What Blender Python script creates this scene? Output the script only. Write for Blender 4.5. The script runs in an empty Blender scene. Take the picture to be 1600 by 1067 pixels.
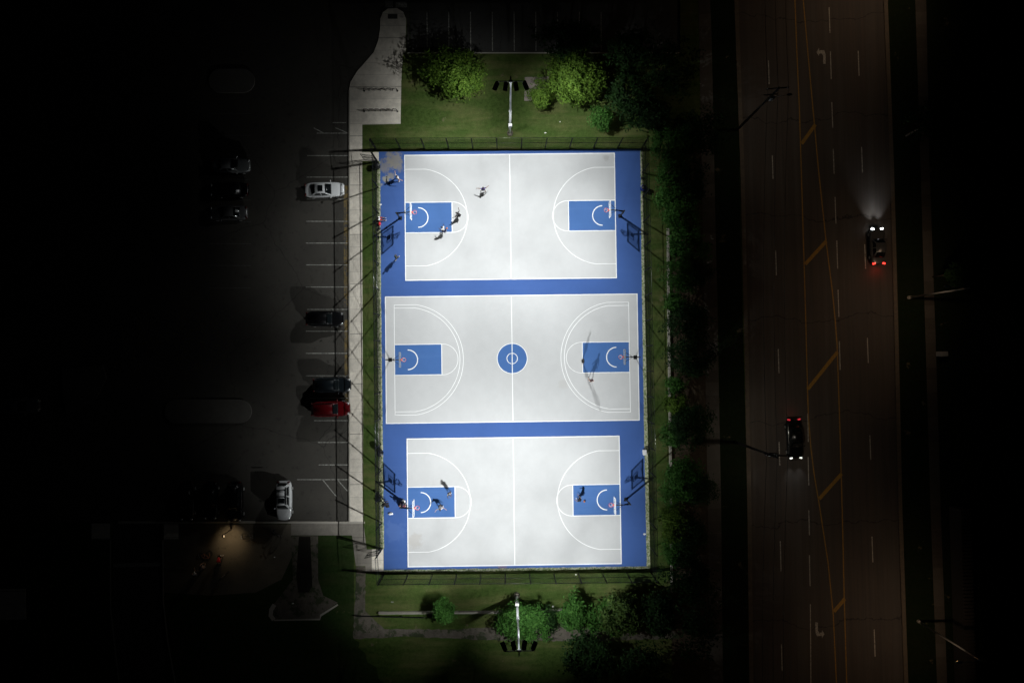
import bpy, bmesh, math, random
from mathutils import Vector, Matrix, Euler
PI = math.pi
R = math.radians
S = bpy.context.scene
C = bpy.context.collection

# ---------------------------------------------------------------- camera, world, exposure
CAM_LOC = Vector((-0.629, -0.185, 83.366))
CAM_ROT = Euler((0.0271533, -0.00722436, -0.0127423), 'XYZ')
cd = bpy.data.cameras.new('camera'); cam = bpy.data.objects.new('camera', cd); C.objects.link(cam)
cam.location = CAM_LOC; cam.rotation_euler = CAM_ROT
cd.sensor_width = 36.0; cd.lens = 36.0 * 1067 / 1600; cd.clip_end = 4000; cd.clip_start = 1
S.camera = cam
w = bpy.data.worlds.new("World"); S.world = w; w.use_nodes = True
bg = w.node_tree.nodes['Background']; bg.inputs[0].default_value = (0.55, 0.75, 1.0, 1); bg.inputs[1].default_value = 0.0008
S.view_settings.view_transform = 'Standard'; S.view_settings.look = 'None'
S.view_settings.exposure = 0.0; S.view_settings.gamma = 1.0
S.cycles.max_bounces = 4

_M = CAM_ROT.to_matrix()
def W(px, py, z=0.0):
    """ground (or height z) point seen at photograph position px, py"""
    d = _M @ Vector(((px - 800) / 1067.0, -(py - 533.5) / 1067.0, -1.0))
    return CAM_LOC + d * ((z - CAM_LOC.z) / d.z)

# ---------------------------------------------------------------- materials
def new_mat(name):
    m = bpy.data.materials.new(name); m.use_nodes = True
    nt = m.node_tree; return m, nt, nt.nodes['Principled BSDF']
def mat(name, col, rough=.6, metal=0.0, emit=None, es=0.0, coat=0.0):
    m, nt, b = new_mat(name)
    b.inputs['Base Color'].default_value = (*col, 1); b.inputs['Roughness'].default_value = rough
    b.inputs['Metallic'].default_value = metal
    if coat: b.inputs['Coat Weight'].default_value = coat; b.inputs['Coat Roughness'].default_value = .04
    if emit: b.inputs['Emission Color'].default_value = (*emit, 1); b.inputs['Emission Strength'].default_value = es
    return m
def N(nt, t, **k):
    n = nt.nodes.new(t)
    for a, v in k.items(): setattr(n, a, v)
    return n
def noise(nt, scale, detail=4, rough=.55, vec=None, sc=None):
    n = N(nt, 'ShaderNodeTexNoise'); n.inputs['Scale'].default_value = scale
    n.inputs['Detail'].default_value = detail; n.inputs['Roughness'].default_value = rough
    v = vec or pos(nt)
    if sc:
        mp = N(nt, 'ShaderNodeMapping'); mp.inputs['Scale'].default_value = sc
        nt.links.new(v, mp.inputs['Vector']); v = mp.outputs[0]
    nt.links.new(v, n.inputs['Vector']); return n.outputs['Fac']
def pos(nt):
    g = nt.nodes.get('GEO') or N(nt, 'ShaderNodeNewGeometry'); g.name = 'GEO'
    return g.outputs['Position']
def ramp(nt, fac, a, b, ca=0.0, cb=1.0):
    n = N(nt, 'ShaderNodeMapRange'); n.interpolation_type = 'SMOOTHSTEP'
    n.inputs['From Min'].default_value = a; n.inputs['From Max'].default_value = b
    n.inputs['To Min'].default_value = ca; n.inputs['To Max'].default_value = cb
    nt.links.new(fac, n.inputs['Value']); return n.outputs[0]
def mix(nt, fac, c1, c2):
    n = N(nt, 'ShaderNodeMix', data_type='RGBA')
    if isinstance(fac, (int, float)): n.inputs[0].default_value = fac
    else: nt.links.new(fac, n.inputs[0])
    for i, c in ((6, c1), (7, c2)):
        if isinstance(c, tuple): n.inputs[i].default_value = (*c, 1)
        else: nt.links.new(c, n.inputs[i])
    return n.outputs[2]
def math_(nt, op, a, b=None):
    n = N(nt, 'ShaderNodeMath', operation=op)
    for i, v in ((0, a), (1, b)):
        if v is None: continue
        if isinstance(v, (int, float)): n.inputs[i].default_value = v
        else: nt.links.new(v, n.inputs[i])
    return n.outputs[0]
def bump(nt, b, fac, st=.3, dist=.05):
    n = N(nt, 'ShaderNodeBump'); n.inputs['Strength'].default_value = st; n.inputs['Distance'].default_value = dist
    nt.links.new(fac, n.inputs['Height']); nt.links.new(n.outputs[0], b.inputs['Normal'])
def axis(nt, i):
    s = nt.nodes.get('SEP')
    if not s:
        s = N(nt, 'ShaderNodeSeparateXYZ'); s.name = 'SEP'; nt.links.new(pos(nt), s.inputs[0])
    return s.outputs[i]
def spot_mask(nt, x, y, r, soft=.5):
    """mask of a stain centred on a world point, its edge broken by noise"""
    d = N(nt, 'ShaderNodeVectorMath', operation='DISTANCE'); nt.links.new(pos(nt), d.inputs[0]); d.inputs[1].default_value = (x, y, 0.02)
    f = math_(nt, 'ADD', math_(nt, 'DIVIDE', d.outputs['Value'], r), math_(nt, 'MULTIPLY', noise(nt, 1.1, 7, .68), 2.6))
    return ramp(nt, f, 1.75, 1.75 + soft, 1, 0)
def grid_lines(nt, ax, pitch, width, off=0.0):
    v = math_(nt, 'MODULO', math_(nt, 'ADD', axis(nt, ax), 1000.0 + off), pitch)
    return math_(nt, 'LESS_THAN', v, width)

def grass_mat(name, dark, light, dry, dryamt=.5):
    m, nt, b = new_mat(name)
    big = noise(nt, .18, 5, .6); fine = noise(nt, 2.2, 8, .75); blade = noise(nt, 9, 4, .8); streak = noise(nt, .6, 4, .6, sc=(.25, 1.6, 1))
    c = mix(nt, ramp(nt, fine, .3, .7), dark, light)
    c = mix(nt, math_(nt, 'MULTIPLY', ramp(nt, math_(nt, 'ADD', math_(nt, 'MULTIPLY', big, .5), math_(nt, 'MULTIPLY', streak, .5)), .43, .64), dryamt), c, dry)
    c = mix(nt, ramp(nt, blade, .35, .75, .0, .5), c, tuple(x * .45 for x in dark))
    bare = math_(nt, 'MULTIPLY', ramp(nt, noise(nt, .45, 6, .65), .64, .7), .6)
    c = mix(nt, bare, c, (.16, .13, .085))
    nt.links.new(c, b.inputs['Base Color']); b.inputs['Roughness'].default_value = .9; b.inputs['Specular IOR Level'].default_value = .1
    bump(nt, b, blade, .7, .06); return m
def asphalt_mat(name, base, tint, patch=.35, crack=.5):
    m, nt, b = new_mat(name)
    f = noise(nt, 14, 4, .8); g = noise(nt, .25, 5, .6); s = noise(nt, 1.5, 6, .7)
    c = mix(nt, ramp(nt, f, .3, .75), tuple(x * .7 for x in base), tuple(x * 1.3 for x in base))
    c = mix(nt, ramp(nt, g, .35, .7, 0, patch), c, tint)
    c = mix(nt, ramp(nt, s, .55, .7, 0, .6), c, tuple(x * .45 for x in base))
    v = N(nt, 'ShaderNodeTexVoronoi', feature='DISTANCE_TO_EDGE'); v.inputs['Scale'].default_value = .07
    mp = N(nt, 'ShaderNodeVectorMath', operation='ADD'); nt.links.new(pos(nt), mp.inputs[0])
    nn = N(nt, 'ShaderNodeTexNoise'); nn.inputs['Scale'].default_value = .6; nn.inputs['Detail'].default_value = 6; nt.links.new(pos(nt), nn.inputs['Vector'])
    sc = N(nt, 'ShaderNodeVectorMath', operation='SCALE'); sc.inputs['Scale'].default_value = 1.2; nt.links.new(nn.outputs['Color'], sc.inputs[0]); nt.links.new(sc.outputs[0], mp.inputs[1])
    nt.links.new(mp.outputs[0], v.inputs['Vector'])
    c = mix(nt, ramp(nt, v.outputs['Distance'], .0012, .003, crack, 0), c, (.008, .008, .008))
    nt.links.new(c, b.inputs['Base Color']); b.inputs['Roughness'].default_value = .85; b.inputs['Specular IOR Level'].default_value = .25
    bump(nt, b, f, .25, .02); return m

G_BRIGHT = grass_mat('lawn_grass', (.035, .065, .012), (.075, .12, .028), (.155, .15, .06), .6)
G_DARK = grass_mat('rough_grass', (.02, .045, .012), (.045, .08, .022), (.10, .10, .045), .45)
G_SW = grass_mat('shaded_lawn_grass', (.018, .038, .008), (.035, .065, .018), (.055, .06, .025), .5)  # darker lawn copy; dimness of the south-west ground put into the colour
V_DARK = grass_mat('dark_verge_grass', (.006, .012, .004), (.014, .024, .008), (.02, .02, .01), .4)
A_LOT = asphalt_mat('parking_asphalt', (.063, .059, .052), (.09, .083, .07))
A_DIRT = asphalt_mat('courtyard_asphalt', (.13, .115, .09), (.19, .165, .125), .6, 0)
A_DARK = asphalt_mat('dark_asphalt', (.06, .06, .057), (.09, .087, .08))

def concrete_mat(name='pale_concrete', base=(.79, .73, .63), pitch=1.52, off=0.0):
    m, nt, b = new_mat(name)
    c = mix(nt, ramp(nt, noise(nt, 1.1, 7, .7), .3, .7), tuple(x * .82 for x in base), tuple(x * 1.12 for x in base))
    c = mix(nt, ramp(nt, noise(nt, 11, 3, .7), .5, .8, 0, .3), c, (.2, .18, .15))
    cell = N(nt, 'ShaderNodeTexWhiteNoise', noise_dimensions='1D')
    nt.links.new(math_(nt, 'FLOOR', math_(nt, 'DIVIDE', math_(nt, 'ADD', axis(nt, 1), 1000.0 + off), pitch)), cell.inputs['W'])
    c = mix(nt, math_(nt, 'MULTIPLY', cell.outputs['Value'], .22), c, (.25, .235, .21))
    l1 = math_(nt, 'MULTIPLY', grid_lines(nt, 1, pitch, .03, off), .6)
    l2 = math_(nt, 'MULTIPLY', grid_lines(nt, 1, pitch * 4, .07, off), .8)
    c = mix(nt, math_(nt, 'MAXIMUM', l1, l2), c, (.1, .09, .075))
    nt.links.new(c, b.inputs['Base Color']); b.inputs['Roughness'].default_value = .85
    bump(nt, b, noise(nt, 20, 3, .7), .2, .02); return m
CONC = concrete_mat()
KERB = mat('kerb_concrete', (.42, .39, .34), .85)

def court_mat(name, base, spots=(), wear=.12, wearcol=(.5, .5, .48)):
    m, nt, b = new_mat(name)
    c = mix(nt, ramp(nt, noise(nt, .7, 7, .7), .3, .7), tuple(x * .97 for x in base), tuple(x * 1.03 for x in base))
    c = mix(nt, ramp(nt, noise(nt, .5, 5, .65, sc=(.15, 2.2, 1)), .5, .75, 0, wear), c, wearcol)
    c = mix(nt, ramp(nt, noise(nt, .5, 5, .65, sc=(2.2, .12, 1)), .55, .8, 0, wear * .7), c, tuple(x * .7 for x in base))
    c = mix(nt, ramp(nt, noise(nt, 4, 6, .75), .66, .74, 0, .12), c, tuple(x * .75 for x in base))
    for (px, py, r, col, a) in spots:
        p = W(px, py)
        c = mix(nt, math_(nt, 'MULTIPLY', spot_mask(nt, p.x, p.y, r), a), c, col)
    nt.links.new(c, b.inputs['Base Color']); b.inputs['Roughness'].default_value = .7; b.inputs['Specular IOR Level'].default_value = .25
    bump(nt, b, noise(nt, 30, 3, .7), .15, .01); return m
STAIN = (.25, .235, .21)
BLUE = court_mat('blue_court_paint', (.044, .104, .315), [(616, 250, 1.5, STAIN, .9), (603, 259, 1.1, STAIN, .75), (624, 262, .7, STAIN, .6), (612, 274, .6, STAIN, .8), (603, 280, .6, (.34, .32, .24), .8), (596, 288, .35, (.34, .32, .24), .7),
                                                        (600, 556, .5, STAIN, .35), (785, 886, .6, (.2, .12, .12), .5), (618, 830, 1.6, (.08, .15, .38), .5)], .1, (.12, .2, .45))
GREY = court_mat('grey_court_paint', (.525, .531, .537), [(648, 845, 1.2, (.38, .33, .27), .3), (948, 247, .5, (.3, .28, .25), .35), (880, 600, .8, (.4, .37, .33), .2)], .1, (.55, .55, .53))
KEYB = court_mat('key_blue_paint', (.056, .142, .37), [], .12, (.15, .28, .55))
LINE = mat('white_line_paint', (.88, .89, .89), .6)
def worn_paint(name, col, amt=.5, sc=6):
    m, nt, b = new_mat(name)
    c = mix(nt, ramp(nt, noise(nt, sc, 5, .8), .4, .62, 0, amt), col, (.06, .058, .055))
    nt.links.new(c, b.inputs['Base Color']); b.inputs['Roughness'].default_value = .8; return m
PARKLINE = worn_paint('worn_parking_paint', (.42, .42, .38), .8)
FAINTLINE = worn_paint('faded_parking_paint', (.11, .11, .10), .7)
ROADWHITE = worn_paint('worn_road_white', (.55, .52, .46), .7)
KERBYEL = worn_paint('worn_kerbside_yellow', (.20, .14, .045), 1.0, 1.3)
ROADYEL = worn_paint('worn_road_yellow', (.42, .23, .03), .5)

def road_mat():
    m, nt, b = new_mat('road_asphalt')
    f = noise(nt, 14, 4, .8); s = noise(nt, 1.0, 5, .7, sc=(2.5, .04, 1)); t = noise(nt, 1.0, 6, .7, sc=(.9, .02, 1)); g = noise(nt, .12, 5)
    base = (.080, .062, .050)
    c = mix(nt, ramp(nt, f, .3, .75), tuple(x * .75 for x in base), tuple(x * 1.25 for x in base))
    c = mix(nt, ramp(nt, s, .4, .65, 0, .6), c, (.05, .044, .04))
    c = mix(nt, ramp(nt, t, .45, .65, 0, .55), c, (.10, .088, .075))
    c = mix(nt, ramp(nt, g, .4, .7, 0, .4), c, (.045, .04, .038))
    sep = axis(nt, 1)
    wob = math_(nt, 'MULTIPLY', noise(nt, .35, 5, .6), 3.0)
    wob2 = math_(nt, 'MULTIPLY', noise(nt, .09, 2, .5), 5.0)
    yy = math_(nt, 'ADD', math_(nt, 'ADD', sep, wob), wob2)
    v = math_(nt, 'MODULO', math_(nt, 'ADD', yy, 1000.0), 12.3)
    c = mix(nt, math_(nt, 'MULTIPLY', math_(nt, 'LESS_THAN', v, .10), .8), c, (.012, .011, .01))
    nt.links.new(c, b.inputs['Base Color']); b.inputs['Roughness'].default_value = .8
    bump(nt, b, f, .2, .02); return m
ROAD = road_mat()
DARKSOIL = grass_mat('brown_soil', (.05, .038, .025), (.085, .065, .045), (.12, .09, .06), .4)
MULCH = grass_mat('dark_mulch', (.018, .016, .012), (.03, .027, .02), (.02, .018, .015), .4)
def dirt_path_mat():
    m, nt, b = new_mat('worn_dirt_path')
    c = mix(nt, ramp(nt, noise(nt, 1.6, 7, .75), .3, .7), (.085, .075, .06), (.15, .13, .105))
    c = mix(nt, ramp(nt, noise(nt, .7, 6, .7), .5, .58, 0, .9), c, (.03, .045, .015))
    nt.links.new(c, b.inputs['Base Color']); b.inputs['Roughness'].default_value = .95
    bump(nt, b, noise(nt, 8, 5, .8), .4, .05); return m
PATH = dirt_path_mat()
def weeds_mat():
    m, nt, b = new_mat('weedy_gravel_strip')
    c = mix(nt, ramp(nt, noise(nt, 3.5, 7, .8), .4, .6), (.50, .49, .36), (.10, .16, .04))
    nt.links.new(c, b.inputs['Base Color']); b.inputs['Roughness'].default_value = .95
    bump(nt, b, noise(nt, 9, 5, .8), .6, .06); return m
WEEDS = weeds_mat()

def leaf_mat(name, dark, light):
    m, nt, b = new_mat(name)
    oi = N(nt, 'ShaderNodeNewGeometry')
    c = mix(nt, oi.outputs['Random Per Island'], dark, light)
    c = mix(nt, ramp(nt, noise(nt, .6, 3), .4, .6, 0, .35), c, tuple(x * .55 for x in dark))
    nt.links.new(c, b.inputs['Base Color']); b.inputs['Roughness'].default_value = .65; b.inputs['Specular IOR Level'].default_value = .12
    tr = N(nt, 'ShaderNodeBsdfTranslucent'); nt.links.new(c, tr.inputs['Color'])
    ms = N(nt, 'ShaderNodeMixShader'); ms.inputs[0].default_value = .22
    out = nt.nodes['Material Output']; nt.links.new(b.outputs[0], ms.inputs[1]); nt.links.new(tr.outputs[0], ms.inputs[2]); nt.links.new(ms.outputs[0], out.inputs['Surface'])
    return m
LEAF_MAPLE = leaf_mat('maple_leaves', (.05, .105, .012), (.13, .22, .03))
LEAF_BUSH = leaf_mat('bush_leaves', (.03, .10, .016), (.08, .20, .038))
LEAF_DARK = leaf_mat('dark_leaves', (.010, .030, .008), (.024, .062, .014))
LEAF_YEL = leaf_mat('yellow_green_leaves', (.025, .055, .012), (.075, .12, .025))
BARK = mat('bark', (.09, .07, .05), .9)
BLACKVINYL = mat('black_vinyl_coated_steel', (.004, .0045, .0045), .6)
BLACKVINYL.node_tree.nodes['Principled BSDF'].inputs['Specular IOR Level'].default_value = .2
WIREV = mat('black_vinyl_mesh_wire', (.005, .006, .006), .7)
WIREV.node_tree.nodes['Principled BSDF'].inputs['Specular IOR Level'].default_value = .1
RAILM = mat('glossy_black_rail', (.006, .007, .007), .16, coat=.6)
BLACKMETAL = mat('black_painted_steel', (.008, .009, .010), .45, .1)
GALV = mat('galvanised_steel', (.55, .56, .56), .38, .75)
GREYSTEEL = mat('grey_painted_steel', (.42, .43, .42), .45, .2)
WHITE = mat('white_painted_metal', (.8, .8, .8), .45)
ORANGE = mat('orange_red_rim_paint', (.75, .08, .05), .4)
NET = mat('white_net_cord', (.8, .75, .75), .8)
RUBBER = mat('black_rubber', (.012, .012, .012), .8)
GLASSD = mat('dark_car_glass', (.006, .008, .009), .06, 0, coat=.5)
CHROME = mat('chrome', (.7, .7, .7), .15, 1)
WOODP = mat('weathered_pole_wood', (.035, .03, .025), .9)
def board_mat():
    m, nt, b = new_mat('clear_acrylic_board')
    b.inputs['Base Color'].default_value = (.75, .8, .82, 1); b.inputs['Roughness'].default_value = .25
    t = N(nt, 'ShaderNodeBsdfTransparent'); ms = N(nt, 'ShaderNodeMixShader'); ms.inputs[0].default_value = .2
    nt.links.new(t.outputs[0], ms.inputs[1]); nt.links.new(b.outputs[0], ms.inputs[2])
    nt.links.new(ms.outputs[0], nt.nodes['Material Output'].inputs['Surface']); return m
BOARD = board_mat()

# ---------------------------------------------------------------- mesh helpers
def link(o, parent=None):
    C.objects.link(o)
    if parent: o.parent = parent
    return o
def obj(name, bm, m, parent=None, smooth=False):
    me = bpy.data.meshes.new(name)
    bm.normal_update()
    bm.to_mesh(me); bm.free()
    for x in (m if isinstance(m, (list, tuple)) else [m]): me.materials.append(x)
    if smooth:
        for p in me.polygons: p.use_smooth = True
    return link(bpy.data.objects.new(name, me), parent)
def thing(name, label, cat, loc=(0, 0, 0), rz=0.0, group=None):
    o = bpy.data.objects.new(name, None); o.empty_display_size = .3; C.objects.link(o)
    o.location = loc; o.rotation_euler = (0, 0, rz); o['label'] = label; o['category'] = cat
    if group: o['group'] = group
    return o
def tag(o, label, cat, group=None):
    o['label'] = label; o['category'] = cat
    if group: o['group'] = group
    return o
def struct(name, bm, m, smooth=False):
    o = obj(name, bm, m, None, smooth); o['kind'] = 'structure'; return o
def dup(root, loc, rz, label, group=None):
    r = root.copy(); C.objects.link(r); r.location = loc; r.rotation_euler = (0, 0, rz); r['label'] = label
    if group: r['group'] = group
    for ch in list(root.children):
        c = ch.copy(); C.objects.link(c); c.parent = r
        for g in ch.children:
            d = g.copy(); C.objects.link(d); d.parent = c
    return r
def box(bm, c, s, rz=0, rx=0, ry=0):
    m = Matrix.Translation(c) @ Euler((rx, ry, rz)).to_matrix().to_4x4() @ Matrix.Diagonal((*s, 1))
    return bmesh.ops.create_cube(bm, size=1, matrix=m)['verts']
def tube(bm, a, b, r, r2=None, seg=8, caps=True):
    a, b = Vector(a), Vector(b); d = b - a; L = d.length
    if L < 1e-6: return
    q = d.to_track_quat('Z', 'Y').to_matrix().to_4x4()
    bmesh.ops.create_cone(bm, cap_ends=caps, segments=seg, radius1=r, radius2=r if r2 is None else r2, depth=L,
                          matrix=Matrix.Translation((a + b) / 2) @ q)
def ball(bm, c, s, seg=10, rings=8):
    bmesh.ops.create_uvsphere(bm, u_segments=seg, v_segments=rings, radius=1, matrix=Matrix.Translation(c) @ Matrix.Diagonal((*s, 1)))
def torus(bm, c, R_, r, seg=20, ms=6, rot=None):
    rot = rot or Matrix.Identity(3); ring = []
    for i in range(seg):
        a = 2 * PI * i / seg; rr = []
        for j in range(ms):
            t = 2 * PI * j / ms
            p = Vector(((R_ + r * math.cos(t)) * math.cos(a), (R_ + r * math.cos(t)) * math.sin(a), r * math.sin(t)))
            rr.append(bm.verts.new(Vector(c) + rot @ p))
        ring.append(rr)
    for i in range(seg):
        for j in range(ms):
            bm.faces.new((ring[i][j], ring[(i + 1) % seg][j], ring[(i + 1) % seg][(j + 1) % ms], ring[i][(j + 1) % ms]))
def slab(bm, pts, z0, z1):
    """polygon given as (x, y) world points, extruded from z0 up to z1"""
    vs = [bm.verts.new((p[0], p[1], z1)) for p in pts]
    f = bm.faces.new(vs); bm.normal_update()
    if f.normal.z < 0: f.normal_flip(); bm.normal_update()
    if z0 is not None:
        vb = [bm.verts.new((p[0], p[1], z0)) for p in pts]; n = len(vs)
        ccw = sum(pts[i][0] * pts[(i + 1) % n][1] - pts[(i + 1) % n][0] * pts[i][1] for i in range(n)) > 0
        for i in range(n):
            q = (vb[i], vb[(i + 1) % n], vs[(i + 1) % n], vs[i])
            bm.faces.new(q if ccw else q[::-1])
def PX(l, z=0.0): return [tuple(W(a, b, z)[:2]) for a, b in l]
def strip(bm, pts, wd, z, closed=False):
    """flat ribbon of width wd along world points"""
    P = [Vector((p[0], p[1])) for p in pts]; n = len(P); L = []; Rr = []
    for i in range(n):
        if closed: a, b = P[i - 1], P[(i + 1) % n]
        else: a, b = P[max(i - 1, 0)], P[min(i + 1, n - 1)]
        t = (b - a).normalized(); nn = Vector((-t.y, t.x))
        k = 1.0
        if 0 < i < n - 1 or closed:
            u = (P[i] - P[i - 1]).normalized(); c = abs(u.dot(t)); k = 1 / max(c, .6)
        L.append(bm.verts.new((*(P[i] + nn * wd / 2 * k), z))); Rr.append(bm.verts.new((*(P[i] - nn * wd / 2 * k), z)))
    m = n if closed else n - 1
    for i in range(m):
        j = (i + 1) % n; bm.faces.new((Rr[i], Rr[j], L[j], L[i]))
def arc(cx, cy, r, a0, a1, n=40): return [(cx + r * math.cos(a0 + (a1 - a0) * i / n), cy + r * math.sin(a0 + (a1 - a0) * i / n)) for i in range(n + 1)]

# ---------------------------------------------------------------- ground, lots, lawns, road
ZL = -0.146          # level of car parks and road
bm = bmesh.new(); slab(bm, [(-1500, -1500), (1500, -1500), (1500, 1500), (-1500, 1500)], None, -.15); struct('ground', bm, G_DARK)
# car park west
bm = bmesh.new(); slab(bm, PX([(-400, -300), (640, -300), (640, 90), (560, 110), (548, 140), (547, 822), (-400, 822)], -.15), None, ZL); struct('car_park', bm, A_LOT)
bm = bmesh.new(); slab(bm, PX([(641, -300), (1064, -300), (1064, 84), (641, 84)], -.15), None, ZL); struct('north_car_park', bm, A_DARK)
# central lawn block
left_walk = [(545.5, 816), (545.5, 140), (548, 128), (558, 112), (572, 96), (584, 82), (591, 64), (594, 44), (594, 30), (598, 20), (606, 14), (620, 13), (630, 19), (634.5, 30), (634, 82)]
bm = bmesh.new(); slab(bm, PX([(546.5, 817)] + [(a + 1.2, b + 1) for a, b in left_walk[1:]] + [(1063, 82), (1063, -300), (1143, -300), (1149, 80), (1157, 330), (1163, 540), (1167, 800), (1170, 1067), (1172, 1400), (275, 1400), (262, 1000), (255, 940), (254, 817)]), -.15, 0.0); struct('lawn', bm, G_BRIGHT)
bm = bmesh.new(); slab(bm, PX([(-400, 817), (173, 817), (173, 950), (187, 1067), (220, 1400), (-400, 1400)]), -.15, 0.0); struct('west_lawn', bm, G_DARK)
bm = bmesh.new(); slab(bm, PX([(176.2, 815), (251.5, 815), (251.5, 940), (259, 1000), (270, 1067), (272, 1400), (223, 1400), (190, 1067), (176, 950)], -.15), None, ZL + .004); struct('driveway', bm, A_DARK)
# dark verge beside the road (under the hedge)
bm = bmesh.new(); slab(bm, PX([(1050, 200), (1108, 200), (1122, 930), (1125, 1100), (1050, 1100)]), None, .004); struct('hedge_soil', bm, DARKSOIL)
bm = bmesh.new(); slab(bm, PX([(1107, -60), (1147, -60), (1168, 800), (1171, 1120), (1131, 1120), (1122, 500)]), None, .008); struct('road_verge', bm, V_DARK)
# sidewalks
bm = bmesh.new()
slab(bm, PX(left_walk + [(629.5, 84), (627, 130), (626, 194), (566, 195), (566, 400), (567, 640), (568, 817)]), -.15, .012)
struct('sidewalk', bm, CONC)
OLDC = concrete_mat('old_grey_concrete', (.25, .228, .195), 1.52, .3)  # sidewalk concrete darkened: weak light below the car park put into its colour
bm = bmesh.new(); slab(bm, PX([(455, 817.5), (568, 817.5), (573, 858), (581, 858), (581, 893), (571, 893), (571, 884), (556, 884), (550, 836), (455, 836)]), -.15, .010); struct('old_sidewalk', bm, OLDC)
bm = bmesh.new(); slab(bm, PX([(581, 857.8), (599, 857.5), (599.3, 893), (581, 893)]), -.15, .012); struct('south_gate_landing', bm, CONC)
bm = bmesh.new(); slab(bm, PX([(566, 238), (592.5, 238), (592.5, 252), (566, 252)]), -.1, .014); struct('gate_landing', bm, CONC)
bm = bmesh.new()
strip(bm, PX([(545.9, 816), (545.9, 141)]), .14, .018); struct('kerb', bm, KERB)
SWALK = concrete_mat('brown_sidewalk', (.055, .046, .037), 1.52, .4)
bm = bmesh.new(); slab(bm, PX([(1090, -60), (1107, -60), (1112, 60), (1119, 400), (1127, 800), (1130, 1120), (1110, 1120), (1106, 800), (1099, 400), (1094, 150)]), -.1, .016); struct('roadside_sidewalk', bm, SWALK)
bm = bmesh.new(); slab(bm, PX([(185, 814.5), (570, 814.5), (570, 817.5), (185, 817.5)]), -.15, .02); struct('lot_kerb', bm, KERB)
# courtyard
bm = bmesh.new(); slab(bm, PX([(256, 818), (553, 818), (553, 998), (562, 1003), (560, 1012), (571, 1020), (574, 1034), (588, 1042), (592, 1060), (610, 1075), (640, 1400), (276, 1400), (262, 1000), (256, 940)]), None, .003); struct('south_west_lawn', bm, G_SW)
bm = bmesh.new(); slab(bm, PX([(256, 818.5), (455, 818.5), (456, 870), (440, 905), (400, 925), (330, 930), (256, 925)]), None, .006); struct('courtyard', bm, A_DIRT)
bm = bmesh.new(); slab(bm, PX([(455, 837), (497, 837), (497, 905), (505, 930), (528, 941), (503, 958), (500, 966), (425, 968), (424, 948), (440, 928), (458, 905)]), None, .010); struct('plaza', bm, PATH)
bm = bmesh.new(); slab(bm, PX([(467, 838), (485, 838), (488, 915), (482, 925), (466, 925), (463, 900)]), None, .014); struct('mulch_bed', bm, MULCH)
bm = bmesh.new(); strip(bm, PX([(429, 944), (424, 952), (423, 961), (428, 968)]), .5, .03); strip(bm, PX([(428, 968.5), (500, 967), (501, 961), (528, 944)]), .18, .03); struct('plaza_edging', bm, KERB)
bm = bmesh.new(); slab(bm, PX([(143, 817.5), (172, 817.5), (172, 842), (143, 842)]), None, .01); slab(bm, PX([(256, 818.5), (279, 818.5), (279, 842), (256, 842)]), None, .012); struct('kerb_ramp', bm, CONC)
bm = bmesh.new(); slab(bm, PX([(-20, 920), (40, 919), (41, 967), (-20, 968)]), -.1, .03); struct('concrete_pad', bm, CONC)
bm = bmesh.new(); strip(bm, PX([(172.8, 843), (172.8, 950), (186, 1067), (200, 1200)]), .16, .012); strip(bm, PX([(254.5, 843), (255.4, 940), (262, 1000), (274, 1067), (290, 1200)]), .16, .012); struct('driveway_kerb', bm, KERB)
bm = bmesh.new(); slab(bm, PX([(176.5, 880), (251.5, 878), (251.5, 884), (176.5, 886)], ZL), None, ZL + .008); struct('stop_line', bm, PARKLINE)
# islands
def pill(x0, y0, x1, y1, n=10):
    r = (y1 - y0) / 2; cy = (y0 + y1) / 2
    return [(x0 + r - r * math.sin(PI * i / n), cy - r * math.cos(PI * i / n)) for i in range(n + 1)] + [(x1 - r + r * math.sin(PI * i / n), cy + r * math.cos(PI * i / n)) for i in range(n + 1)]
bm = bmesh.new(); slab(bm, PX(pill(257, 624, 393, 661)), -.15, 0.01); slab(bm, PX(pill(326, 108, 398, 145)), -.15, 0.01); slab(bm, PX([(97, 575), (160, 570), (166, 590), (150, 622), (122, 640), (104, 646), (99, 620)]), -.15, .01); struct('traffic_island', bm, concrete_mat('island_concrete', (.10, .095, .085), 60))
# dirt path
def wob(pts, amp, seed):
    r = random.Random(seed); out = []
    for i in range(len(pts) - 1):
        a, b = pts[i], pts[i + 1]; n = max(2, int(math.dist(a, b) / 5))
        for k in range(n): out.append((a[0] + (b[0] - a[0]) * k / n + r.uniform(-amp, amp), a[1] + (b[1] - a[1]) * k / n + r.uniform(-amp, amp)))
    out.append(pts[-1]); return out
bm = bmesh.new(); slab(bm, PX(wob([(556, 885), (571, 885), (571, 955), (600, 982), (700, 983), (800, 978), (860, 983), (880, 965), (905, 975), (930, 985), (1060, 985)], .9, 1) + wob([(1060, 997), (920, 1001), (800, 1001), (700, 997), (640, 994), (552, 998), (555, 940), (556, 886)], 1.0, 2)), None, .008); struct('dirt_path', bm, PATH)
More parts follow.
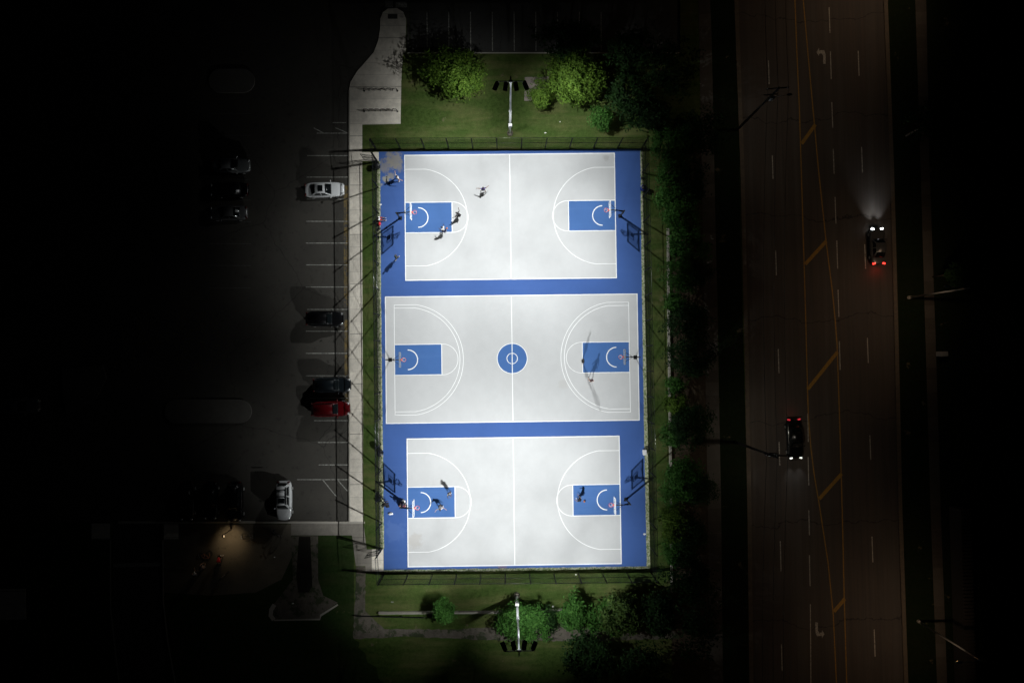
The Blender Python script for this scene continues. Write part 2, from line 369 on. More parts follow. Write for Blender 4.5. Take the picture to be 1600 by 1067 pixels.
# weedy strips round the court
bm = bmesh.new()
slab(bm, PX(wob([(589, 253), (594, 253), (595.2, 440), (597.6, 640), (600.3, 857), (594, 857), (591, 640), (589, 440), (589, 253)], .35, 3)[:-1]), None, .026)
slab(bm, PX(wob([(1000.5, 236), (1004.5, 236), (1007.5, 440), (1012, 690), (1016, 886), (1010.5, 886), (1006.5, 690), (1002.5, 440), (1000.5, 236)], .35, 4)[:-1]), None, .026)
slab(bm, PX(wob([(600, 890), (1015, 884), (1015, 888), (600, 894.5), (600, 890)], .5, 5)[:-1]), None, .026)
struct('weedy_strip', bm, WEEDS)
bm = bmesh.new(); slab(bm, PX([(820, 121), (858, 120), (858, 140), (834, 140), (831, 158), (819, 158)]), None, .012); struct('utility_pad', bm, concrete_mat('pinkish_concrete', (.24, .2, .18), 60))

# ---- the courts
bm = bmesh.new(); slab(bm, PX([(592, 237.5), (1001.5, 233), (1006, 430), (1010, 640), (1015, 886), (600, 892.5), (596, 640), (593.5, 440)]), -.1, .020); struct('court_surface', bm, BLUE)
zc = .024
XT, XM = 12.9, 15.39
CY = [17.39, 0.0, -17.29]; HW = 7.69
bm = bmesh.new()
for cy, hx in zip(CY, (XT, XM, XT)): slab(bm, [(-hx, cy - HW), (hx, cy - HW), (hx, cy + HW), (-hx, cy + HW)], None, zc)
struct('grey_playing_area', bm, GREY)
bm = bmesh.new()
BX = (XT, 14.33, XT)
for cy, bx in zip(CY, BX):
    for s in (-1, 1):
        a, b = s * bx, s * (bx - 5.75)
        slab(bm, [(min(a, b), cy - 1.83), (max(a, b), cy - 1.83), (max(a, b), cy + 1.83), (min(a, b), cy + 1.83)], None, zc + .004)
slab(bm, arc(0, 0, 1.83, 0, 2 * PI, 48)[:-1], None, zc + .004)
struct('painted_key_area', bm, KEYB)
bm = bmesh.new(); zl = zc + .008; lw = .09; lev = [0]
def ln(pts, wd=lw, closed=False):
    lev[0] = (lev[0] + 1) % 6; strip(bm, pts, wd, zl + lev[0] * .0012, closed)
for k, (cy, hx, bx) in enumerate(zip(CY, (XT, XM, XT), BX)):
    ln([(-hx, cy - HW), (hx, cy - HW)], .11); ln([(-hx, cy + HW), (hx, cy + HW)], .11)
    ln([(-hx, cy - HW - .05), (-hx, cy + HW + .05)], .11); ln([(hx, cy - HW - .05), (hx, cy + HW + .05)], .11)
    ln([(0, cy - HW), (0, cy + HW)], .09)
    for s in (-1, 1):
        B = s * (bx - 1.6)
        fx = s * (bx - 5.75)
        for t in (-1, 1): ln([(s * bx, cy + t * 1.87), (fx - s * .05, cy + t * 1.87)], .1)
        ln([(fx, cy - 1.9), (fx, cy + 1.9)], .1)
        a0 = PI / 2 if s > 0 else -PI / 2
        ln([(fx, cy + s * 1.87)] + arc(fx - s * .1, cy, 1.87, a0, a0 + PI, 30)[1:-1] + [(fx, cy - s * 1.87)], .08)
        ln(arc(B, cy, 1.2, a0, a0 + PI, 26), .12)
        def tp(Rr, st):
            dx = math.sqrt(max(Rr * Rr - st * st, 0)); th = math.asin(min(1, st / Rr))
            if s < 0: A = arc(B, cy, Rr, th, -th, 60)
            else: A = arc(B, cy, Rr, PI - th, PI + th, 60)
            ln([(s * bx, cy + st)] + A + [(s * bx, cy - st)], .085)
        if k == 1: tp(6.78, 6.7); tp(6.36, 6.3)
        else: tp(6.02, 5.95)
    if k == 1:
        for s in (-1, 1): ln([(s * bx, cy - 6.74), (s * bx, cy + 6.74)], .085)
ln(arc(0, 0, 1.83, 0, 2 * PI, 60)[:-1], .09, True); ln(arc(0, 0, .64, 0, 2 * PI, 32)[:-1], .08, True)
struct('court_lines', bm, LINE)

# ---- parking bay lines
bm = bmesh.new()
def pl(x0, y0, x1, y1, wd=.10): strip(bm, PX([(x0, y0), (x1, y1)], ZL), wd, ZL + .006)
for y, x0 in ((208.5, 495), (243.5, 480), (277, 479), (311.5, 479), (346, 478), (380, 478), (414, 478), (448.5, 478), (483.5, 480), (517.5, 478), (552, 478), (587, 478), (622, 480), (657, 491), (691, 497), (726, 498), (749, 464)): pl(x0, y, 544, y)
pl(504, 749, 526, 776); pl(527, 749, 543, 767); pl(490, 200, 505, 208); pl(524, 200, 543, 208); pl(520, 192, 541, 192)
for x in (667.5, 701.5, 735.5, 769.5, 803.6, 837.5, 871.5, 905.5, 939.5): pl(x - .4, 19, x, 80, .11)
struct('parking_bay_lines', bm, PARKLINE)
bm = bmesh.new()
for y in (178, 212, 243, 281, 313, 347, 381, 415, 450): pl(327, y, 392, y, .09)
pl(327.5, 175, 327.5, 250, .08)
pl(46, -20, 44.5, 496, .1)
for i, y in enumerate((10, 70, 131, 191, 252, 312, 373, 434, 495)): pl(46, y, 78, y + max(2, 20 - i * 2.3), .1)
struct('faded_bay_lines', bm, FAINTLINE)
bm = bmesh.new(); strip(bm, PX([(541, 290), (541.5, 480)], ZL), .62, ZL + .003); strip(bm, PX([(541.5, 500), (541.8, 640)], ZL), .5, ZL + .003); struct('worn_kerbside_paint', bm, KERBYEL)
bm = bmesh.new(); strip(bm, PX([(636, 83.2), (1062, 83.2)]), .14, .016); struct('north_kerb', bm, KERB)
bm = bmesh.new(); slab(bm, PX([(618, 3), (636, 3), (636, 12), (618, 12)], ZL), None, ZL + .004); slab(bm, PX([(602, 2), (614, 2), (614, 12), (602, 12)], ZL), None, ZL + .004); struct('crosswalk_patch', bm, PARKLINE)
bm = bmesh.new(); slab(bm, PX([(606, 22.5), (621, 22.5), (621, 30), (606, 30)]), None, .017); struct('tactile_plate', bm, mat('dark_tactile_plate', (.05, .05, .045), .7))

# ---- road
L_ = [(1146, -300), (1147.5, 0), (1157, 267), (1163, 530), (1168, 800), (1171, 1067), (1173, 1400)]
R_ = [(1430, 1400), (1419, 1067), (1410, 800), (1404, 530), (1397, 267), (1387, 0), (1379, -300)]
bm = bmesh.new(); slab(bm, PX([(a, b) for a, b in L_] + R_, ZL), None, ZL); struct('road', bm, ROAD)
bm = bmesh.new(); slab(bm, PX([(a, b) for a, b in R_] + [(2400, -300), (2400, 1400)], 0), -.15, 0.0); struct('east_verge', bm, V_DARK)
bm = bmesh.new()
for off, wd, z in ((0, .45, .01),): strip(bm, PX([(a - 3 + off, b) for a, b in R_]), .5, .006)
strip(bm, PX([(a + 3, b) for a, b in L_]), .5, .012)
struct('road_kerb', bm, worn_paint('weathered_kerb', (.13, .10, .07), .5, 2))
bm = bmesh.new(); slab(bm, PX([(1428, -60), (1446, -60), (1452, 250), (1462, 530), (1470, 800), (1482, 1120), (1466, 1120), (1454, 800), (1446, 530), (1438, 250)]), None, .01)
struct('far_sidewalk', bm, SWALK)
bm = bmesh.new()
def rp(pts, wd=.12, z=.006): strip(bm, PX(pts, ZL), wd, ZL + z)
for x, y0, y1 in ((1201, 95, 132), (1207, 243, 280), (1212.3, 392, 430), (1216.3, 545, 583), (1217.6, 690, 727), (1219.5, 845, 892), (1221.3, 1006, 1047)): rp([(x - .3, y0), (x + .8, y1)])
for x, y0, y1 in ((1296, 12, 52), (1298, 81, 124), (1300.3, 160, 200), (1302.5, 233, 272), (1305.3, 308, 350), (1308, 376, 420), (1310, 453, 495), (1312, 533, 578)): rp([(x - .6, y0), (x + .8, y1)])
for x, y0, y1 in ((1262.3, 646, 690), (1263, 714, 758), (1264, 797, 836), (1265, 867, 915), (1266.5, 943, 1100)): rp([(x - .3, y0), (x + .7, y1)])
for x, y0, y1 in ((1341.5, 80, 119), (1346.8, 230, 270), (1351.7, 382, 420), (1355.8, 528, 567), (1359.7, 680, 718), (1363, 838, 878), (1366.5, 983, 1025)): rp([(x - .6, y0), (x + .8, y1)])
# turn arrows
def arrow(cx, cy, s):
    pts = [(-4, 0), (-1, -5), (-1, -2), (5, -2.5), (7, 3), (7, 14), (4, 14), (4, 4), (2, 1.5), (-1, 2), (-1, 5)]
    vs = PX([(cx + a * s, cy + b * s) for a, b in pts], ZL); v = [bm.verts.new((*p, ZL + .007)) for p in vs]; f = bm.faces.new(v); f.normal_update()
    if f.normal.z < 0: f.normal_flip()
arrow(1281, 82, 1.3); arrow(1283, 990, -1.3)
struct('white_road_markings', bm, ROADWHITE)
bm = bmesh.new()
rp([(1240, -60), (1242, 0), (1245, 80), (1249, 170), (1252, 267), (1256, 400), (1259, 500), (1261.5, 600), (1263, 650), (1267, 700), (1272, 740), (1282, 800), (1294, 880), (1302, 960), (1307, 1067), (1309, 1120)], .13)
rp([(1252, -60), (1255, 0), (1262, 80), (1272, 190), (1279, 267), (1291, 380), (1300, 450), (1305, 500), (1308, 540), (1312, 660), (1316, 800), (1319, 930), (1323, 1067), (1325, 1120)], .13, .008)
for q in ([(1252.5, 225), (1274, 195)], [(1258, 413), (1291, 377)], [(1262, 608), (1308.5, 550)], [(1280, 779), (1315, 740)], [(1303, 955), (1320, 935)]): rp(q, .42, .010)
struct('yellow_road_markings', bm, ROADYEL)

# ---------------------------------------------------------------- floodlight poles (the lamps light the court)
SPOTS = [  # pole, aim x, aim distance in front, cone, strength: the aimed modules of the lamp heads
    (0, 12.5, 25.4, 38.0, 0.37), (0, -12.8, 8.1, 57.6, 0.178), (0, -5.3, 26.8, 58.6, 0.218), (0, 15.9, 10.4, 38.2, 0.191),
    (0, -7.4, 16.5, 66.9, 0.124), (0, -11.2, 17.9, 50.3, 0.22), (0, -16.7, 11.1, 38.0, 0.273), (0, -13.5, 23.6, 38.0, 0.509),
    (0, 8.4, 15.2, 53.9, 0.239), (0, 9.1, 19.8, 40.6, 0.3), (0, 1.8, 29.5, 42.2, 0.345), (0, 5.5, 13.6, 71.0, 0.174),
    (0, -4.7, -2.1, 80.6, 0.063), (0, -7.9, 8.5, 90.1, 0.191), (0, -11.7, -1.8, 72.9, 0.037), (0, 4.2, 8.8, 89.7, 0.166),
    (0, 8.1, -1.4, 68.9, 0.175), (0, -4.7, 21.7, 63.1, 0.071), (0, -2.6, 25.2, 38.0, 0.327), (1, 6.1, 25.9, 47.4, 0.347),
    (1, 12.4, 19.7, 38.0, 0.303), (1, 7.9, 15.6, 59.4, 0.27), (1, -8.7, 18.9, 52.1, 0.251), (1, 18.0, 10.6, 38.0, 0.093),
    (1, -9.9, 23.5, 43.9, 0.331), (1, -13.5, 27.0, 38.0, 0.49), (1, 4.9, 17.4, 63.1, 0.071), (1, -12.4, 9.1, 54.3, 0.162),
    (1, 2.1, -0.6, 69.8, 0.177), (1, 1.5, 30.8, 41.3, 0.42), (1, -0.3, 21.2, 40.7, 0.188), (1, -17.8, 12.6, 38.0, 0.349),
    (1, -7.3, 33.0, 44.4, 0.204), (1, 12.9, 3.8, 39.8, 0.243), (1, -8.5, 10.3, 72.3, 0.38), (1, -11.7, -3.0, 43.4, 0.068),
    (1, -14.4, 0.6, 38.0, 0.202), (1, 5.9, 11.6, 78.2, 0.277),
    (0, -7.0, -2.8, 56, .11), (0, 8, -3.5, 50, .035), (0, 15, -3, 55, .08), (1, 11, -2, 60, .05), (1, 17, -1, 50, .035), (0, -14, 14, 150, .007), (1, -14, 14, 150, .010), (0, 14, 14, 150, .008), (1, 14, 14, 150, .010)]
POWER = 39478.0
LENS = mat('lit_lamp_lens', (.9, .9, .9), .3, 0, (.92, .97, 1.0), 6.0)
def flood_pole(idx, bx, by, sgn, label):
    t = thing('floodlight_pole', label, 'floodlight pole', (bx, by, 0), 0, 'floodlight poles at the two ends of the courts')
    H = 15.8
    bm = bmesh.new(); tube(bm, (0, 0, 0), (0, 0, 7.5), .16, .13, 16); tube(bm, (0, 0, 7.5), (0, 0, H), .125, .085, 16); tube(bm, (0, 0, 7.4), (0, 0, 7.6), .17, .17, 16)
    tube(bm, (0, 0, H - .3), (0, 0, H - .1), .14, .14, 12)
    obj('pole', bm, mat('light_grey_pole_paint', (.6, .62, .62), .45, .1), t, True)
    bm = bmesh.new(); tube(bm, (0, 0, 0), (0, 0, .5), .38, .34, 16); obj('base', bm, mat('pole_footing_concrete', (.16, .14, .11), .9), t)
    bm = bmesh.new(); box(bm, (0, sgn * .22, 3.6), (.42, .3, .5)); bmesh.ops.bevel(bm, geom=bm.edges[:], offset=.02, segments=1, affect='EDGES'); obj('electrical_box', bm, WHITE, t)
    bm = bmesh.new(); tube(bm, (-1.5, 0, H), (1.5, 0, H), .055, seg=8); tube(bm, (0, -sgn * .02, H), (0, -sgn * .5, H + .1), .09, .06, 8); box(bm, (0, 0, H), (.34, .16, .16)); obj('crossarm', bm, BLACKMETAL, t)
    heads = []
    for hx, yaw in ((-1.25, -28), (-.42, -11), (.42, 11), (1.25, 28)):
        rz = R(-yaw) if sgn > 0 else R(yaw)
        d = Vector((math.sin(R(yaw)), sgn * math.cos(R(yaw)), 0))
        bm = bmesh.new()
        c = Vector((hx, 0, H - .1)) + d * .5
        vs = box(bm, (0, 0, 0), (.46, .85, .14)); bmesh.ops.bevel(bm, geom=bm.edges[:], offset=.03, segments=2, affect='EDGES')
        for i in range(5): box(bm, (-.16 + .08 * i, -.05, .09), (.02, .6, .05))
        box(bm, (0, -.46 * sgn, 0), (.12, .16, .1))
        bmesh.ops.transform(bm, matrix=Matrix.Translation(c) @ Matrix.Rotation(rz, 4, 'Z') @ Matrix.Rotation(-sgn * R(22), 4, 'X'), verts=bm.verts)
        h = obj('lamp_head', bm, BLACKMETAL, t)
        bm = bmesh.new(); box(bm, (0, 0, -.085), (.38, .72, .02))
        bmesh.ops.transform(bm, matrix=Matrix.Translation(c) @ Matrix.Rotation(rz, 4, 'Z') @ Matrix.Rotation(-sgn * R(22), 4, 'X'), verts=bm.verts)
        obj('lens', bm, LENS, h)
        heads.append(Vector((hx * .12, sgn * 1.05, H - .45)))
    k = 0
    for (p, ax, dy, cone, st) in SPOTS:
        if p != idx: continue
        hi = 0 if ax <= -12 else 1 if ax < 0 else 2 if ax < 12 else 3
        k += 1
        ld = bpy.data.lights.new('floodlight_beam', 'SPOT'); ld.energy = POWER * st; ld.spot_size = R(cone); ld.spot_blend = 1.0; ld.shadow_soft_size = .06
        ld.color = (.97, 1.0, .995)
        lo = bpy.data.objects.new('floodlight_beam', ld); link(lo, t); lo.location = heads[hi] if dy > 6 else Vector((math.copysign(1.55, ax), sgn * .75, H - .45))
        wp = Vector((ax, by + sgn * dy, 0)) - (Vector((bx, by, 0)) + lo.location)
        lo.rotation_euler = wp.to_track_quat('-Z', 'Y').to_euler()
    ld = bpy.data.lights.new('pole_spill', 'SPOT'); ld.energy = 420; ld.spot_size = R(16); ld.spot_blend = 1; ld.shadow_soft_size = .05
    lo = bpy.data.objects.new('pole_spill', ld); link(lo, t); lo.location = (0, sgn * .85, H - .3); lo.rotation_euler = Vector((0, -sgn * .8, -11)).to_track_quat('-Z', 'Y').to_euler()
    return t
flood_pole(0, 0.09, 27.65, -1, 'tall grey floodlight pole with four black lamp heads north of the courts, between trees')
flood_pole(1, 0.19, -28.6, 1, 'tall grey floodlight pole with four black lamp heads over the bushes south of the courts')

# ---------------------------------------------------------------- chain-link fences
def fence(a, b, label, group='chain link fences round the courts', H=3.85, rails=True, npost=None, out=(0, 1)):
    a, b = Vector((*a, 0)), Vector((*b, 0)); d = b - a; L = d.length; u = d.normalized()
    t = thing('chain_link_fence', label, 'fence', a, math.atan2(u.y, u.x), group)
    n = npost or round(L / 3.05)
    for i in range(n + 1):
        x = L * i / n; bm = bmesh.new(); r = .08 if i in (0, n) else .068
        tube(bm, (x, 0, 0), (x, 0, H), r, seg=10); ball(bm, (x, 0, H), (r * 1.1, r * 1.1, r * .6), 8, 4)
        obj('post', bm, BLACKVINYL, t, True)
    for nm, z in (('top_rail', H - .03), ('middle_rail', H / 2), ('bottom_rail', .08)):
        bm = bmesh.new(); tube(bm, (.04, .058, z), (L - .04, .058, z), .03 if nm != 'bottom_rail' else .014, seg=16); obj(nm, bm, RAILM, t, True)
    bm = bmesh.new(); wr = .0030; pitch = .078
    z0, z1 = .06, H - .04; hh = z1 - z0
    for fam in (1, -1):
        k = -hh
        while k < L + hh:
            xa, xb = (k, k + hh) if fam == 1 else (k + hh, k)
            za, zb = z0, z1
            # clip to the panel
            if fam == 1:
                ta = max(0, -xa / hh); tb = min(1, (L - xa) / hh)
            else:
                ta = max(0, (xa - L) / hh); tb = min(1, xa / hh)
            if tb - ta > .01:
                p = Vector((xa + fam * hh * ta, -.045 + fam * .003, z0 + hh * ta)); q = Vector((xa + fam * hh * tb, -.045 + fam * .003, z0 + hh * tb))
                dd = (q - p).normalized(); n1 = dd.cross(Vector((0, 1, 0))).normalized(); n2 = Vector((0, 1, 0))
                va = [bm.verts.new(p + (n1 * math.cos(t_) + n2 * math.sin(t_)) * wr) for t_ in (0, 2.094, 4.189)]
                vb = [bm.verts.new(q + (n1 * math.cos(t_) + n2 * math.sin(t_)) * wr) for t_ in (0, 2.094, 4.189)]
                for j in range(3): bm.faces.new((va[j], va[(j + 1) % 3], vb[(j + 1) % 3], vb[j]))
            k += pitch
    obj('wire_mesh', bm, WIREV, t)
    return t
nw = W(588, 232.9); ne = W(1002.5, 231.5); sw = W(599.5, 897.5); se = W(1017, 894)
NW, NE, SW, SE = (nw.x, nw.y), (ne.x, ne.y), (sw.x, sw.y), (se.x, se.y)
g1 = W(590.5, 253.5); g2 = W(597, 857)
fence(NW, NE, 'black chain link fence along the north end of the courts, below the floodlight lawn', npost=11)
fence(SW, SE, 'black chain link fence along the south end of the courts, above the bushes', npost=11)
fence((g1.x, g1.y), (g2.x, g2.y), 'long black chain link fence on the west side between the courts and the sidewalk')
fence(NE, SE, 'long black chain link fence on the east side of the courts, next to the hedge')
# open gates
def gate(hx, hy, ang, label):
    t = thing('fence_gate', label, 'gate', (hx, hy, 0), ang, 'open gates in the west fence')
    wd, H = 1.6, 2.3
    bm = bmesh.new()
    for x in (0, wd): tube(bm, (x, 0, .08), (x, 0, H), .03)
    for z in (.08, H / 2, H): tube(bm, (0, 0, z), (wd, 0, z), .03)
    tube(bm, (0, 0, H / 2), (wd, 0, H), .014); tube(bm, (0, 0, .08), (wd, 0, H / 2), .014); tube(bm, (0, 0, H), (wd, 0, H / 2), .014)
    obj('frame', bm, BLACKVINYL, t, True)
    bm = bmesh.new()
    for i in range(21): tube(bm, (wd * i / 20, .02, .1), (wd * i / 20, .02, H), .003, seg=3)
    for i in range(29): tube(bm, (0, -.02, .1 + i * (H - .1) / 28), (wd, -.02, .1 + i * (H - .1) / 28), .003, seg=3)
    obj('wire_mesh', bm, WIREV, t)
    bm = bmesh.new(); box(bm, (wd - .05, 0, 1.0), (.12, .12, .08)); obj('latch', bm, BLACKMETAL, t)
    return t
gate(g1.x - .1, g1.y + .1, R(172), 'open black gate swung outward over the pale landing at the north-west corner of the courts')
gate(g2.x - .1, g2.y - .1, R(193), 'open black gate swung outward over the path at the south-west corner of the courts')
# gate posts and short lintel spans
def gate_frame(p, q, label):
    t = thing('gateway_frame', label, 'gateway', (p[0], p[1], 0), 0, 'gateways in the west fence')
    d = Vector((q[0] - p[0], q[1] - p[1], 0)); o = Vector((-.12, 0, 0))
    for e in (d * .04, d * .96):
        bm = bmesh.new(); tube(bm, e + o, e + o + Vector((0, 0, 3.85)), .05, seg=10); obj('post', bm, BLACKVINYL, t, True)
    bm = bmesh.new()
    for z in (2.4, 3.8): tube(bm, d * .04 + o + Vector((0, 0, z)), d * .96 + o + Vector((0, 0, z)), .026)
    n = 24
    for i in range(n): tube(bm, d * (.04 + .92 * i / n) + o + Vector((0, 0, 2.4)), d * (.04 + .92 * (i + 1) / n) + o + Vector((0, 0, 3.8)), .004, seg=3)
    obj('lintel', bm, BLACKVINYL, t)
gate_frame(NW, (g1.x, g1.y), 'black steel gateway at the north-west corner over the pale landing')
gate_frame((g2.x, g2.y), SW, 'black steel gateway at the south-west corner over the pale landing')
# low wall east and south
WALLM = concrete_mat('low_wall_concrete', (.34, .32, .27), 2.4)
def low_wall(pts, wd, h, label):
    t = thing('low_wall', label, 'low wall', (0, 0, 0))
    for i in range(len(pts) - 1):
        a, b = Vector((*pts[i], 0)), Vector((*pts[i + 1], 0)); d = b - a
        n = max(1, round(d.length / 2.44))
        for k in range(n):
            p = a + d * (k / n); q = a + d * ((k + 1) / n); c = (p + q) / 2
            bm = bmesh.new(); box(bm, (c.x, c.y, h / 2), ((q - p).length - .025, wd, h), math.atan2(d.y, d.x)); bmesh.ops.bevel(bm, geom=bm.edges[:], offset=.015, segments=1, affect='EDGES')
            obj('wall_block', bm, WALLM, t)
low_wall(PX([(1043, 357), (1044, 500), (1046, 650), (1048, 800), (1049, 924)]), .26, .4, 'low pale concrete wall running north to south at the foot of the hedge')
low_wall(PX([(592, 956), (780, 955), (895, 951)]), .26, .4, 'low pale concrete wall running past the round bushes south of the courts')
bm = bmesh.new(); a = W(558, 959.5); b = W(665, 962)
tube(bm, (a.x, a.y, .6), (b.x, b.y, .6), .045); 
for f in (0, .33, .66, 1.0):
    c = a.lerp(b, f); tube(bm, (c.x, c.y, 0), (c.x, c.y, .6), .045)
tag(obj('barrier_rail', bm, BLACKMETAL), 'thin dark barrier rail across the dirt path at the lower left of the lawn', 'rail')

# ---------------------------------------------------------------- basketball hoops
def net_bm(bm, c, r=.23):
    rings = [(r, 0), (r * .85, -.12), (r * .68, -.25), (r * .6, -.4)]; n = 12
    for k in range(3):
        for i in range(n):
            a0 = 2 * PI * (i + .5 * k) / n
            for s in (-.5, .5):
                a1 = a0 + 2 * PI * s / n
                tube(bm, (c[0] + rings[k][0] * math.cos(a0), c[1] + rings[k][0] * math.sin(a0), c[2] + rings[k][1]),
                     (c[0] + rings[k + 1][0] * math.cos(a1), c[1] + rings[k + 1][0] * math.sin(a1), c[2] + rings[k + 1][1]), .011, seg=3, caps=False)
def hoop(px_, py_, bxx, s, label, kind, yoff=0):
    """pole stands at the origin; the board faces +x when s = 1"""
    t = thing('basketball_hoop', label, 'basketball hoop', (px_, py_, 0), 0 if s > 0 else PI, 'basketball hoops at the ends of the three courts')
    d = abs(bxx - px_)
    zt = 3.05
    pr = .11 if kind == 'corner' else .07
    bm = bmesh.new(); tube(bm, (0, 0, 0), (0, 0, zt), pr, pr * .9, 16); ball(bm, (0, 0, zt), (pr, pr, pr * .7)); obj('pole', bm, BLACKMETAL, t, True)
    bm = bmesh.new(); box(bm, (0, 0, .02), (.45, .45, .04)); obj('base_plate', bm, BLACKMETAL, t)
    y0 = yoff * s
    bm = bmesh.new(); tube(bm, (0, 0, zt - .08), (d - .12, y0, zt + .12), .06, seg=10); tube(bm, (d * .45, y0 * .5, zt), (d - .1, y0 + .5, zt + .65), .025); tube(bm, (d * .45, y0 * .5, zt), (d - .1, y0 - .5, zt + .65), .025)
    tube(bm, (0, 0, zt - .7), (d * .5, y0 * .5, zt), .04); box(bm, (d - .08, y0, zt + .2), (.06, .3, .3)); obj('arm', bm, BLACKMETAL, t, True)
    zb = 2.9; hb = 1.07; wb = 1.83 if kind == 'corner' else 1.7
    bd = thing_part('backboard', t, BOARD if kind == 'corner' else BOARD, [((d, y0, zb + hb / 2), (.02, wb - .1, hb - .1))])
    bm = bmesh.new()
    for yy in (-wb / 2, wb / 2): box(bm, (d, y0 + yy, zb + hb / 2), (.07, .085, hb + .085))
    for zz in (zb, zb + hb): box(bm, (d, y0, zz), (.068, wb - .085, .085))
    for yy in (-.3, .3): box(bm, (d + .018, y0 + yy, zb + .38), (.02, .05, .45))
    for zz in (zb + .155, zb + .605): box(bm, (d + .018, y0, zz), (.02, .55, .05))
    obj('frame', bm, WHITE if kind == 'corner' else GREYSTEEL, bd)
    bm = bmesh.new(); c = (d + .15 + .23 + .02, y0, 3.05); torus(bm, c, .24, .018, 24, 6); box(bm, (d + .1, y0, 3.02), (.14, .22, .06)); tube(bm, (d + .1, y0 - .1, 2.95), (d + .3, y0 - .15, 3.04), .012); tube(bm, (d + .1, y0 + .1, 2.95), (d + .3, y0 + .15, 3.04), .012)
    rim = obj('rim', bm, ORANGE, t, True)
    bm = bmesh.new(); net_bm(bm, c); obj('net', bm, NET, rim)
    return t
def thing_part(name, parent, m, boxes):
    bm = bmesh.new()
    for c, s in boxes: box(bm, c, s)
    return obj(name, bm, m, parent)
for (tx, ty, cy, bx, s, kind, lab) in (
    (619.2, 332.8, CY[0], -(XT - 1.18), 1, 'corner', 'black pole basketball hoop with white board at the west end of the north court'),
    (975.5, 329.5, CY[0], XT - 1.18, -1, 'corner', 'black pole basketball hoop with white board at the east end of the north court'),
    (603, 562, CY[1], -(14.33 - 1.18), 1, 'mid', 'grey framed basketball hoop at the west end of the middle court'),
    (1000, 558, CY[1], 14.33 - 1.18, -1, 'mid', 'grey framed basketball hoop at the east end of the middle court'),
    (625.5, 793.5, CY[2], -(XT - 1.18), 1, 'corner', 'basketball hoop with white board, west end of the south court, person beside its pole'),
    (985, 788, CY[2], XT - 1.18, -1, 'corner', 'black pole basketball hoop with white board at the east end of the south court')):
    p = W(tx, ty, 3.0); hoop(p.x, p.y, bx, s, lab, kind, cy - p.y)

# ---------------------------------------------------------------- trees and shrubs
def crown_mesh(name, seed, rx, ry, rz, nclump, nleaf, leaf, m, hollow=.45, spiky=0.0):
    rnd = random.Random(seed); vs = []; fs = []
    lobes = [(rnd.uniform(0, 2 * PI), rnd.uniform(-.3, .9), rnd.uniform(.68, 1.22)) for _ in range(9)]
    for c in range(nclump):
        while True:
            d = Vector((rnd.gauss(0, 1), rnd.gauss(0, 1), rnd.gauss(.25, .8))).normalized()
            if d.z > -.55: break
        k = 1.0
        for la, lz, lk in lobes:
            v = Vector((math.cos(la), math.sin(la), lz)).normalized(); k += (lk - 1) * max(0, d.dot(v)) ** 5 * 2.6
        rad = rnd.uniform(hollow, 1.0) ** .5 * k * rnd.uniform(.66, 1.16)
        cc = Vector((d.x * rx * rad, d.y * ry * rad, d.z * rz * rad)); cs = rnd.uniform(.35, .75) * (rx + ry) * .14 + .12
        outw = (cc.normalized() + Vector((0, 0, .5))).normalized()
        for l in range(nleaf):
            p = cc + Vector((rnd.gauss(0, 1), rnd.gauss(0, 1), rnd.gauss(0, .8))) * cs * .6
            nrm = (outw + Vector((rnd.gauss(0, 1), rnd.gauss(0, 1), rnd.gauss(0, 1))) * .55).normalized()
            q = nrm.to_track_quat('Z', 'Y'); a = rnd.uniform(0, 2 * PI); s = leaf * rnd.uniform(.6, 1.3)
            e1 = q @ Vector((math.cos(a), math.sin(a), 0)); e2 = q @ Vector((-math.sin(a), math.cos(a), 0))
            i = len(vs); vs += [p - e1 * s, p - e2 * s * .45, p + e1 * s, p + e2 * s * .45]; fs.append((i, i + 1, i + 2, i + 3))
    me = bpy.data.meshes.new(name); me.from_pydata([tuple(v) for v in vs], [], fs); me.materials.append(m); return me
def trunk_bm(h, r, spread, seed, nl=6, upto=1.0):
    rnd = random.Random(seed); bm = bmesh.new()
    tube(bm, (0, 0, 0), (0, 0, h * .55), r, r * .72, 10); tube(bm, (0, 0, h * .55), (rnd.uniform(-.2, .2), rnd.uniform(-.2, .2), h), r * .72, r * .25, 8)
    for i in range(nl):
        a = 2 * PI * i / nl + rnd.uniform(-.3, .3); z = h * rnd.uniform(.35, .7); L = spread * rnd.uniform(.6, .95)
        p = Vector((0, 0, z)); q = p + Vector((math.cos(a) * L * .5, math.sin(a) * L * .5, h * .18)); e = q + Vector((math.cos(a + .2) * L * .45, math.sin(a + .2) * L * .45, h * .12))
        tube(bm, p, q, r * .45, r * .28, 6); tube(bm, q, e, r * .28, r * .08, 5)
        for s in (-.7, .6):
            f = q + Vector((math.cos(a + s) * L * .35, math.sin(a + s) * L * .35, h * .08)); tube(bm, q, f, r * .2, r * .05, 4)
    return bm
CROWNS = {}
